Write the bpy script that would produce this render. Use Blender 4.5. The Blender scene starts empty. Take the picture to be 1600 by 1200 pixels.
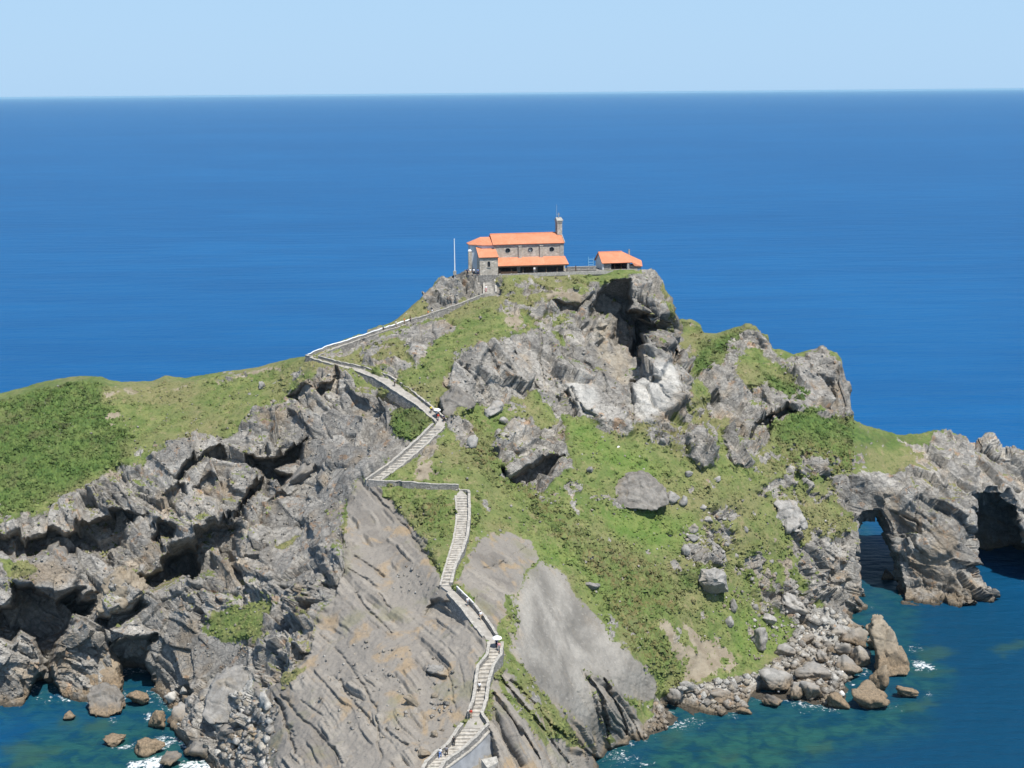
import bpy, bmesh, math, random
import numpy as np
from mathutils import Vector, Matrix, Euler

random.seed(7)
RNG = np.random.default_rng(11)
sc = bpy.context.scene
COL = sc.collection

# ------------------------------------------------------------------ camera
FPX = 2198.0                      # focal length in pixels of a 1600 px wide frame
CAM_Z = 123.0
PITCH = math.radians(11.70)
ROLL = math.radians(0.50)
cam_data = bpy.data.cameras.new('camera')
cam_data.sensor_width = 36.0
cam_data.lens = 36.0 * FPX / 1600.0
cam_data.clip_start = 1.0
cam_data.clip_end = 400000.0
cam = bpy.data.objects.new('camera', cam_data)
COL.objects.link(cam)
CAM_R = Matrix.Rotation(math.pi / 2 - PITCH, 3, 'X') @ Matrix.Rotation(-ROLL, 3, 'Z')
cam.matrix_world = Matrix.Translation((0, 0, CAM_Z)) @ CAM_R.to_4x4()
sc.camera = cam

# ------------------------------------------------------------------ sky, sun, exposure
SUN_EL = math.radians(64.0)
SUN_AZ = math.radians(36.0)       # to the right of straight behind the camera
world = bpy.data.worlds.new('World')
sc.world = world
world.use_nodes = True
wn = world.node_tree.nodes
wl = world.node_tree.links
wn.clear()
w_out = wn.new('ShaderNodeOutputWorld')
w_bg = wn.new('ShaderNodeBackground')
w_sky = wn.new('ShaderNodeTexSky')
w_sky.sky_type = 'NISHITA'
w_sky.sun_disc = False
w_sky.sun_elevation = SUN_EL
w_sky.sun_rotation = math.pi - SUN_AZ
w_sky.altitude = 0.0
w_sky.air_density = 1.3
w_sky.dust_density = 0.6
w_sky.ozone_density = 3.0
w_bg.inputs['Strength'].default_value = 0.105
# pale sea air low down: the clear sky whitens evenly towards the horizon all round
w_tc = wn.new('ShaderNodeTexCoord'); w_sep = wn.new('ShaderNodeSeparateXYZ'); wl.new(w_tc.outputs['Generated'], w_sep.inputs[0])
w_mr = wn.new('ShaderNodeMapRange'); w_mr.interpolation_type = 'SMOOTHSTEP'; wl.new(w_sep.outputs[2], w_mr.inputs[0])
w_mr.inputs[1].default_value = 0.10; w_mr.inputs[2].default_value = 0.26; w_mr.inputs[3].default_value = 0.95; w_mr.inputs[4].default_value = 0.0
w_mx = wn.new('ShaderNodeMix'); w_mx.data_type = 'RGBA'; wl.new(w_mr.outputs[0], w_mx.inputs[0]); wl.new(w_sky.outputs[0], w_mx.inputs[6]); w_mx.inputs[7].default_value = (3.05, 4.70, 6.55, 1)
wl.new(w_mx.outputs[2], w_bg.inputs[0])
wl.new(w_bg.outputs[0], w_out.inputs[0])

sun_data = bpy.data.lights.new('sun', 'SUN')
sun_data.energy = 4.5
sun_data.angle = math.radians(0.53)
sun_data.color = (1.0, 0.96, 0.90)
sun = bpy.data.objects.new('sun', sun_data)
COL.objects.link(sun)
to_sun = Vector((math.sin(SUN_AZ) * math.cos(SUN_EL), -math.cos(SUN_AZ) * math.cos(SUN_EL), math.sin(SUN_EL)))
sun.rotation_euler = to_sun.to_track_quat('Z', 'Y').to_euler()
sun.location = (60, -60, 400)

sc.view_settings.view_transform = 'Standard'
sc.view_settings.look = 'None'
sc.view_settings.exposure = 0.45
sc.view_settings.gamma = 1.0
sc.view_settings.use_curve_mapping = False

# ------------------------------------------------------------------ photograph geometry
RN = np.array(CAM_R)
F32 = np.float32

def rays(px, py):
    px = np.asarray(px, float); py = np.asarray(py, float)
    d = np.stack([(px - 800) / FPX, -(py - 600) / FPX, -np.ones_like(px)], -1)
    return d @ RN.T

def at_y(px, py, Y):
    """point at forward distance Y on the sight line through a pixel"""
    d = rays(px, py)
    t = np.asarray(Y, float) / d[..., 1]
    p = d * t[..., None]
    p[..., 2] += CAM_Z
    return p

def y_of_z(px, py, z):
    d = rays(px, py)
    return (z - CAM_Z) / d[..., 2] * d[..., 1]

def to_px(p):
    q = np.array(p, float).copy()
    q[..., 2] -= CAM_Z
    c = q @ RN
    return 800 + FPX * c[..., 0] / -c[..., 2], 600 - FPX * c[..., 1] / -c[..., 2]

# ------------------------------------------------------------------ noise
PERM = RNG.permutation(4096).astype(np.int32)
PERM2 = np.concatenate([PERM, PERM])
GRAD = RNG.normal(size=(4096, 3)); GRAD /= np.linalg.norm(GRAD, axis=1)[:, None]; GRAD = GRAD.astype(F32)
JIT = RNG.random((4096, 3)).astype(F32)
RND = (RNG.random((4096, 4)) * 2 - 1).astype(F32)

def hsh(ix, iy, iz):
    return PERM2[(PERM2[(PERM2[ix & 4095] + iy) & 4095] + iz) & 4095]

def noise3(p):
    i = np.floor(p).astype(np.int32)
    f = (p - i).astype(F32)
    u = f * f * f * (f * (f * 6 - 15) + 10)
    out = None
    def corner(a, b, c):
        g = GRAD[hsh(i[:, 0] + a, i[:, 1] + b, i[:, 2] + c)]
        return g[:, 0] * (f[:, 0] - a) + g[:, 1] * (f[:, 1] - b) + g[:, 2] * (f[:, 2] - c)
    def lerp(a, b, t): return a + (b - a) * t
    x00 = lerp(corner(0, 0, 0), corner(1, 0, 0), u[:, 0]); x10 = lerp(corner(0, 1, 0), corner(1, 1, 0), u[:, 0])
    x01 = lerp(corner(0, 0, 1), corner(1, 0, 1), u[:, 0]); x11 = lerp(corner(0, 1, 1), corner(1, 1, 1), u[:, 0])
    return lerp(lerp(x00, x10, u[:, 1]), lerp(x01, x11, u[:, 1]), u[:, 2]) * 1.6

ROTN = np.array(Euler((0.6, 0.4, 0.9)).to_matrix(), dtype=F32)

def fbm(p, scale, octs=4, gain=0.5, seed=0.0):
    p = (np.asarray(p, F32) / scale + seed * 17.31).astype(F32)
    s = np.zeros(len(p), F32); a = 1.0
    for _ in range(octs):
        s += a * noise3(p); a *= gain
        p = (p @ ROTN.T) * 2.03 + 5.2
    return s

def facets(p, scale, tilt=0.9, seed=0.0):
    """blocky broken-rock relief: every cell of a 3D cell pattern is a tilted plane. returns offset (units of scale), cell random, edge distance"""
    p = (p / scale + seed * 9.17).astype(F32)
    i = np.floor(p).astype(np.int32)
    n = len(p)
    best = np.full(n, 9e9, F32); sec = np.full(n, 9e9, F32)
    bid = np.zeros(n, np.int32); bc = np.zeros((n, 3), F32)
    for a in (-1, 0, 1):
        for b in (-1, 0, 1):
            for c in (-1, 0, 1):
                h = hsh(i[:, 0] + a, i[:, 1] + b, i[:, 2] + c)
                ctr = i + np.array((a, b, c), np.int32) + JIT[h]
                dv = p - ctr
                d = (dv * dv).sum(1)
                m = d < best
                sec = np.where(m, best, np.minimum(sec, d))
                best = np.where(m, d, best)
                bid = np.where(m, h, bid)
                bc[m] = dv[m]
    r = RND[bid]
    off = r[:, 3] * 0.38 + tilt * (r[:, 0] * bc[:, 0] + r[:, 1] * bc[:, 1] + r[:, 2] * bc[:, 2])
    return off, RND[(bid * 7 + 13) & 4095][:, 0], np.sqrt(sec) - np.sqrt(best)

def sdist(poly, x, y):
    """signed distance (positive inside) of points to a polygon, pixels"""
    P = np.asarray(poly, float); n = len(P)
    dmin = np.full(x.shape, 1e9); inside = np.zeros(x.shape, bool)
    for k in range(n):
        ax, ay = P[k]; bx, by = P[(k + 1) % n]
        ex, ey = bx - ax, by - ay
        L = ex * ex + ey * ey + 1e-9
        t = np.clip(((x - ax) * ex + (y - ay) * ey) / L, 0, 1)
        dmin = np.minimum(dmin, (x - ax - t * ex) ** 2 + (y - ay - t * ey) ** 2)
        c = ((ay > y) != (by > y))
        xi = (bx - ax) * (y - ay) / (by - ay + 1e-12) + ax
        inside ^= c & (x < xi)
    d = np.sqrt(dmin)
    return np.where(inside, d, -d)

def poly_mask(poly, x, y, soft):
    P = np.asarray(poly, float)
    m = np.zeros(x.shape, F32)
    sel = (x > P[:, 0].min() - soft) & (x < P[:, 0].max() + soft) & (y > P[:, 1].min() - soft) & (y < P[:, 1].max() + soft)
    if sel.any():
        s = sdist(poly, x[sel], y[sel])
        t = np.clip(s / soft * 0.5 + 0.5, 0, 1)
        m[sel] = t * t * (3 - 2 * t)
    return m

# ------------------------------------------------------------------ shape of the islet: sight line -> distance
# (px, py, distance) ; strings give a height above the sea instead
CTRL = [
 # far below the frame
 (-250,1320,'z-9'),(-250,1130,'z-2'),(0,1320,'z-9'),(0,1210,'z-6'),(100,1320,'z-9'),(200,1320,'z-8'),(300,1320,'z-5'),(120,1170,'z-4'),
 (390,1320,'z0'),(430,1320,205),(550,1320,193),(700,1320,189),(800,1320,196),(880,1320,204),(960,1320,'z-3'),(1050,1320,'z-8'),(1200,1320,'z-9'),(1345,1320,'z-9'),
 # waterline left
 (-250,1125,'z0'),(-100,1115,'z0'),(0,1106,'z0'),(50,1103,'z0'),(100,1090,'z0'),(150,1098,'z0'),(200,1078,'z0'),(240,1082,'z0'),(262,1105,'z0'),(285,1150,'z0'),(330,1195,'z0'),(180,1150,'z-3'),
 # left cliff
 (-250,820,300),(0,800,299),(0,900,281),(0,1000,274),(100,790,303),(100,880,288),(100,1000,277),(200,730,311),(200,800,300),(200,900,287),(200,1000,278),
 (270,690,318),(300,750,307),(300,850,292),(300,950,280),(300,1060,270),(330,680,320),(400,660,322),(400,740,309),(400,850,288),(400,950,272),(380,1060,258),(390,1130,243),(400,1200,231),
 (330,1130,251),(480,590,332),(480,660,321),(480,760,303),(470,860,282),(450,950,266),(560,590,329),(560,650,318),(560,700,306),
 # left hill and saddle
 (-250,665,345),(-250,740,320),(0,634,343),(0,700,322),(100,604,347),(100,700,321),(170,605,345),(180,680,326),(250,607,348),(290,640,335),(350,592,346),(420,580,344),(430,620,333),(478,561,340),
 # ridge beside the centre slope and the centre slope
 (545,790,286),(520,840,275),(490,900,264),(450,1010,250),(420,1080,243),(430,1200,220),(600,830,276),(640,900,258),(600,1000,241),(660,960,248),(520,1000,247),(500,1100,231),(600,1100,223),(600,1200,207),(520,1200,212),(680,1100,222),
 # stairs
 (700,1190,206),(735,1135,214),(755,1070,223),(775,1010,232),(745,950,243),(697,905,252),(706,850,264),(722,770,283),(645,760,287),(575,748,290),(630,700,300),(690,655,309),(640,612,319),(560,577,332),(487,553,340),(560,527,347),(640,499,354),(690,480,359),(762,450,364),
 (650,720,296),(690,720,295),
 # right of the stairs: slab and fins
 (800,1000,238),(830,1100,224),(780,1130,213),(790,1200,207),(860,1200,214),(930,1190,'z1'),(900,1130,236),(850,900,268),(830,870,273),(800,830,278),(760,830,274),(900,1000,256),(940,960,268),(960,1100,249),(960,1165,'z0'),
 (1010,1150,'z0'),(1030,1085,266),(1000,1030,264),(1080,1138,'z0'),(1140,1113,'z0'),(1200,1104,'z0'),(1260,1104,'z0'),(1320,1100,'z0'),(1345,1060,'z-1'),(1345,980,'z-1'),(1345,965,'z-2'),(1400,1000,'z-2'),(1420,1100,'z-3'),(1420,1320,'z-9'),(1150,1200,'z-5'),(1300,1180,'z-5'),
 # grass slope
 (790,760,293),(850,800,288),(800,700,302),(760,640,315),(880,640,323),(880,740,301),(940,820,291),(1000,770,304),(1000,840,294),(1000,920,283),(1050,980,277),(1100,900,292),(1100,820,302),(1100,740,313),(1050,690,320),(1110,1040,277),(1150,980,288),(1150,900,300),(1200,830,312),(1200,940,302),(1200,1030,286),(1260,1000,299),(1300,960,'z4'),(1200,740,325),(1180,700,330),(1260,700,337),(1300,760,332),(1330,700,342),(1300,860,320),(1260,880,314),(1330,860,322),(1290,940,312),(1320,1040,'z2'),
 # middle and summit
 (690,600,318),(740,545,329),(780,500,343),(720,520,340),(650,530,342),(600,550,336),(820,560,333),(820,640,319),(900,560,338),(900,510,349),(860,490,354),(850,455,360),(800,440,361),(950,600,334),(1000,660,323),(1030,660,324),(1060,600,337),(1000,560,345),(960,540,348),(940,470,361),(900,440,363.5),(960,435,366),(1000,500,358),(1040,540,350),(1050,500,358),(1030,450,368),
 (665,470,360),(700,437,367),(728,428,368),(760,434,'z75.5'),(780,431.5,'z76.25'),(830,429.5,'z76.25'),(885,426.5,'z76.25'),(935,424,'z76.25'),(1005,423.5,'z76.25'),(1022,428,375),
 # right crag, tower
 (1060,506,384),(1100,528,378),(1100,560,364),(1100,620,343),(1150,517,382),(1190,520,378),(1150,580,361),(1160,650,344),(1210,548,376),(1200,620,353),(1260,553,374),(1300,558,370),(1310,566,368),(1290,610,360),(1240,640,350),(1320,650,355),(1330,657,356),
 # sea arch
 (1352,810,333),(1350,880,326),(1352,930,321),(1400,684,358),(1445,680,358),(1440,720,349),(1440,780,338),(1460,850,331),(1415,945,'z0'),(1470,949,'z0'),(1522,940,'z0'),(1400,900,'z5'),(1520,780,341),(1520,860,334),(1520,690,357),(1600,708,358),(1600,780,347),(1650,930,'z0'),(1760,960,'z0'),(1760,760,360),(1660,850,339),(1460,990,'z-5'),(1560,990,'z-5'),(1380,760,340),(1400,820,336),
]

def build_field():
    P = []; V = []
    for px, py, v in CTRL:
        if isinstance(v, str):
            v = float(y_of_z(px, py, float(v[1:])))
        P.append((px, py)); V.append(v)
    P = np.array(P) / 100.0; V = np.array(V)
    c = 0.22
    phi = lambda d2: np.sqrt(d2 + c * c)
    D2 = ((P[:, None] - P[None]) ** 2).sum(-1)
    n = len(P)
    A = np.zeros((n + 3, n + 3)); A[:n, :n] = phi(D2) - np.eye(n) * 0.012
    A[:n, n] = 1; A[:n, n + 1:] = P; A[n:, :n] = A[:n, n:].T
    w = np.linalg.solve(A, np.concatenate([V, np.zeros(3)]))
    gx = np.arange(-260, 1801, 5.0); gy = np.arange(395, 1331, 5.0)
    X, Y = np.meshgrid(gx / 100, gy / 100)
    out = np.zeros(X.shape)
    for k in range(n):
        out += w[k] * phi((X - P[k, 0]) ** 2 + (Y - P[k, 1]) ** 2)
    return out + w[n] + w[n + 1] * X + w[n + 2] * Y

FIELD = build_field()
def depth(px, py):
    x = np.clip((np.asarray(px, float) + 260) / 5.0, 0, FIELD.shape[1] - 1.001)
    y = np.clip((np.asarray(py, float) - 395) / 5.0, 0, FIELD.shape[0] - 1.001)
    i = x.astype(int); j = y.astype(int); u = x - i; v = y - j
    return (FIELD[j, i] * (1 - u) + FIELD[j, i + 1] * u) * (1 - v) + (FIELD[j + 1, i] * (1 - u) + FIELD[j + 1, i + 1] * u) * v

def ground(px, py, up=0.0):
    """a point on the islet seen at a pixel of the photograph"""
    p = at_y(px, py, depth(px, py)); p[..., 2] += up
    return p

SKY = [(-260,668),(-100,648),(0,629),(60,610),(110,600),(160,598),(170,604),(190,608),(240,604),(258,597),(290,599),(340,590),(400,580),(440,570),(478,560),(485,556),(530,537),(590,515),(620,500),(655,470),(690,437),(710,429),(728,426),(760,430),(800,430),(880,425),(935,422),(1008,421),(1020,425),(1030,440),(1045,465),(1052,480),(1057,502),(1080,503),(1095,512),(1100,525),(1120,527),(1150,515),(1165,510),(1180,512),(1200,525),(1207,545),(1215,548),(1240,558),(1262,551),(1280,548),(1300,555),(1310,563),(1317,600),(1328,630),(1331.6,656),(1332.5,962),(1430,962)]
SKY = np.array(SKY, float)
# how far the flat top runs on behind the skyline (metres)
FLAT = np.array([(-260,14),(300,8),(480,4),(600,3),(680,3),(720,0),(900,0),(1010,0),(1040,3),(1100,6),(1200,5),(1300,4),(1331,12),(1440,12)], float)

# ------------------------------------------------------------------ what covers the ground, drawn as outlines
ROCK = [
 [(-260,830),(0,812),(60,800),(90,790),(130,770),(160,745),(180,722),(200,724),(210,738),(235,722),(262,692),(320,679),(345,684),(370,674),(395,662),(405,640),(440,635),(450,612),(490,576),(530,572),(556,590),(552,612),(580,612),(612,612),(640,624),(668,660),(640,705),(600,735),(575,755),(550,792),(548,830),(540,900),(512,968),(490,1038),(450,1068),(414,1095),(408,1130),(408,1340),(-260,1340)],
 [(690,590),(715,560),(760,540),(800,528),(830,517),(870,512),(890,495),(905,470),(930,445),(960,436),(1015,424),(1035,440),(1047,465),(1056,510),(1088,570),(1066,630),(1030,662),(1000,660),(975,682),(945,672),(930,655),(905,645),(882,645),(886,700),(905,735),(880,735),(860,745),(830,768),(798,752),(776,705),(772,685),(800,668),(825,640),(800,622),(790,640),(750,632),(715,622),(716,640),(690,652),(684,625),(705,606)],
 [(664,466),(690,432),(715,426),(745,426),(772,438),(775,462),(740,466),(690,492),(668,488)],
 [(820,470),(850,468),(920,470),(915,492),(870,496),(845,490)],
 [(1062,598),(1090,578),(1120,585),(1150,540),(1165,512),(1200,516),(1208,545),(1230,560),(1262,551),(1280,548),(1312,563),(1340,600),(1340,655),(1290,652),(1250,640),(1215,658),(1198,690),(1180,712),(1160,695),(1135,655),(1120,655),(1095,640),(1070,640)],
 [(1300,748),(1340,735),(1390,742),(1440,705),(1450,676),(1800,690),(1800,1010),(1345,1010),(1344,830),(1310,790)],
 [(1262,850),(1300,838),(1345,832),(1360,985),(1310,972),(1290,955),(1255,925),(1250,880)],
 [(1030,1085),(1060,1072),(1130,1066),(1180,1058),(1215,1040),(1235,1000),(1270,960),(1310,965),(1430,980),(1430,1320),(1000,1320),(985,1180),(1020,1120)],
 [(620,526),(650,514),(690,501),(714,500),(718,512),(700,524),(676,532),(668,560),(645,572),(638,552),(642,540)],
 [(498,556),(530,543),(575,522),(640,500),(672,490),(664,500),(625,512),(590,534),(560,552),(510,560)],
 [(600,590),(620,602),(650,626),(672,652),(640,640),(610,610),(575,590)],
 [(1066,690),(1085,672),(1100,690),(1118,728),(1100,734),(1076,712)],
 [(1126,672),(1142,668),(1160,700),(1178,722),(1168,734),(1140,722)],
 [(1240,720),(1262,708),(1300,715),(1302,738),(1270,745),(1245,738)],
 [(1062,868),(1080,850),(1100,860),(1115,880),(1098,885),(1075,875)],
 [(1196,930),(1225,918),(1262,940),(1280,975),(1250,985),(1215,962),(1190,950)],
 [(700,655),(715,650),(748,690),(738,700),(720,690)],
 [(590,575),(612,578),(628,590),(612,596)],[(560,560),(600,560),(640,572),(615,580)],
 [(-20,860),(40,855),(60,900),(0,930)],
 [(1120,800),(1140,795),(1165,810),(1140,820)],
]
NOT_ROCK = [   # grassy islands inside the rock outlines
 [(340,960),(372,940),(420,935),(432,955),(415,985),(388,1002),(345,1000),(320,985)],
 [(553,590),(585,600),(612,610),(618,622),(580,618),(556,610)],
 [(608,668),(620,645),(648,634),(670,652),(660,672),(628,682)],
 [(428,862),(445,850),(480,838),(470,852),(440,866)],
 [(0,925),(8,880),(40,868),(55,885),(25,905)],
 [(800,640),(830,606),(870,640),(868,660),(838,668)],
 [(866,520),(884,524),(886,540),(872,540)],
 [(1150,560),(1180,545),(1240,590),(1232,625),(1200,600),(1170,610)],
 [(1085,590),(1110,600),(1100,640),(1080,660),(1075,620)],
]
HALF = [  # turf broken by rock
 [(776,436),(926,427),(930,450),(900,462),(870,478),(885,505),(865,520),(830,505),(795,510),(772,480),(770,455)],
 [(500,560),(560,528),(660,492),(700,492),(690,505),(640,520),(620,560),(560,560)],[(770,470),(800,470),(860,520),(830,520)],
 [(1050,650),(1110,640),(1130,680),(1120,740),(1070,720),(1050,690)],[(1058,830),(1130,790),(1150,830),(1120,900),(1080,880)],
 [(1150,860),(1260,850),(1280,960),(1190,960)],[(120,790),(180,720),(250,700),(260,740),(200,780)],[(640,660),(690,660),(690,740),(650,745)],
 [(790,690),(860,740),(930,780),(900,810),(830,770)],[(1160,700),(1300,700),(1330,760),(1250,800),(1180,760)],[(1230,830),(1300,820),(1300,900),(1230,920)],
 [(330,593),(348,585),(390,580),(402,586),(360,597)],[(-20,800),(90,780),(110,800),(0,830)],[(1000,640),(1060,640),(1050,690),(1010,690)],
 [(1400,684),(1460,676),(1560,700),(1600,710),(1560,760),(1450,760)],[(705,880),(740,870),(790,930),(790,1000),(760,960)],
]
FLYSCH = [
 [(545,786),(572,752),(588,762),(640,820),(690,905),(728,955),(765,995),(762,1020),(748,1040),(742,1095),(712,1148),(668,1190),(660,1340),(395,1340),(404,1200),(398,1060),(412,1080),(445,1060),(482,1030),(505,960),(532,900),(546,800)],
 [(738,840),(765,832),(800,838),(830,846),(835,872),(812,900),(800,960),(792,1000),(778,1000),(745,950),(712,912),(724,880)],
 [(790,1045),(830,1090),(870,1110),(910,1130),(955,1170),(975,1200),(980,1340),(690,1340),(700,1200),(765,1140),(770,1080)],
 [(915,1050),(945,1056),(965,1075),(1012,1150),(1020,1165),(960,1172),(940,1130)],
]
NOT_FLYSCH = [
 [(590,762),(716,768),(712,830),(700,872),(688,884),(668,848),(630,800)],
 [(545,782),(552,790),(548,825),(535,850),(522,848),(530,815)],
 [(785,935),(800,930),(790,1000),(786,1040),(800,1080),(830,1110),(860,1150),(850,1165),(815,1120),(785,1070),(778,1010)],
 [(828,1090),(850,1085),(900,1150),(915,1165),(895,1165),(855,1140)],
 [(478,1050),(468,1070),(445,1075),(440,1062)],
]
BARE = [
 [(838,876),(862,886),(885,905),(915,940),(945,975),(985,1015),(1022,1065),(1030,1090),(1000,1098),(960,1080),(945,1055),(915,1050),(945,1140),(930,1160),(885,1120),(835,1080),(800,1020),(803,960),(812,905)],
]
TAN = [
 [(1022,985),(1042,960),(1056,968),(1090,985),(1140,1015),(1152,1045),(1120,1058),(1075,1060),(1062,1035),(1040,1010)],
 [(750,850),(800,834),(828,846),(812,862),(770,888),(752,878)],
 [(650,700),(676,690),(684,720),(676,750),(640,748)],
 [(158,612),(180,604),(190,612),(178,622),(162,622)],
 [(160,650),(180,640),(196,655),(178,662)],
 [(930,500),(955,500),(962,530),(985,560),(1000,590),(985,600),(955,585),(935,560),(915,530)],
 [(795,485),(820,500),(815,520),(790,505)],[(860,450),(920,452),(910,470),(850,466)],
 [(1075,1110),(1130,1090),(1180,1095),(1150,1120),(1080,1150)],
 [(190,610),(240,606),(290,600),(340,594),(345,597),(290,603),(240,611),(195,614)],
 [(360,592),(420,579),(480,560),(482,564),(425,584),(365,597)],
]
WHITE = [
 [(1040,1085),(1130,1070),(1215,1045),(1270,968),(1310,970),(1400,990),(1400,1075),(1300,1085),(1200,1085),(1060,1095)],[(330,1070),(400,1060),(420,1120),(350,1140),(325,1110)],
 [(992,590),(1012,586),(1035,582),(1060,580),(1052,610),(1034,645),(1010,662),(990,655),(985,620)],
 [(880,590),(900,580),(925,600),(930,640),(905,630)],
]
BRACKEN = [
 [(-260,640),(0,618),(60,598),(110,588),(158,592),(158,612),(160,630),(190,655),(205,690),(195,712),(165,728),(140,745),(112,765),(60,785),(0,798),(-260,818)],
 [(608,668),(620,645),(648,634),(672,654),(662,676),(628,684)],
 [(1085,555),(1110,535),(1150,528),(1160,545),(1130,565),(1110,585),(1090,580)],
 [(1135,530),(1160,513),(1172,515),(1165,530),(1145,540)],
 [(1180,580),(1240,590),(1265,620),(1250,640),(1215,620)],
 [(1205,660),(1280,640),(1330,662),(1420,682),(1400,700),(1310,700),(1220,690)],
 [(1060,895),(1098,885),(1105,905),(1085,918),(1062,915)],
]
HEATH = [
 [(720,700),(790,770),(850,810),(900,870),(960,960),(1000,1020),(1060,1060),(1070,1040),(1020,980),(1060,950),(1050,900),(980,860),(910,840),(860,790),(790,720),(740,660)],
 [(620,770),(700,780),(690,840),(650,800)],
 [(1220,695),(1290,690),(1350,700),(1340,730),(1300,745),(1240,740),(1210,720)],
]
VIVID = [
 [(888,655),(910,660),(960,690),(1010,720),(1048,742),(1010,745),(960,742),(910,705)],
 [(935,795),(1000,800),(1060,800),(1100,830),(1060,870),(1000,850),(960,840)],
 [(1180,960),(1240,990),(1290,1000),(1240,1020),(1180,1030),(1140,1010),(1150,960)],
 [(820,850),(900,860),(960,930),(980,990),(950,980),(900,900)],
]
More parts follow.
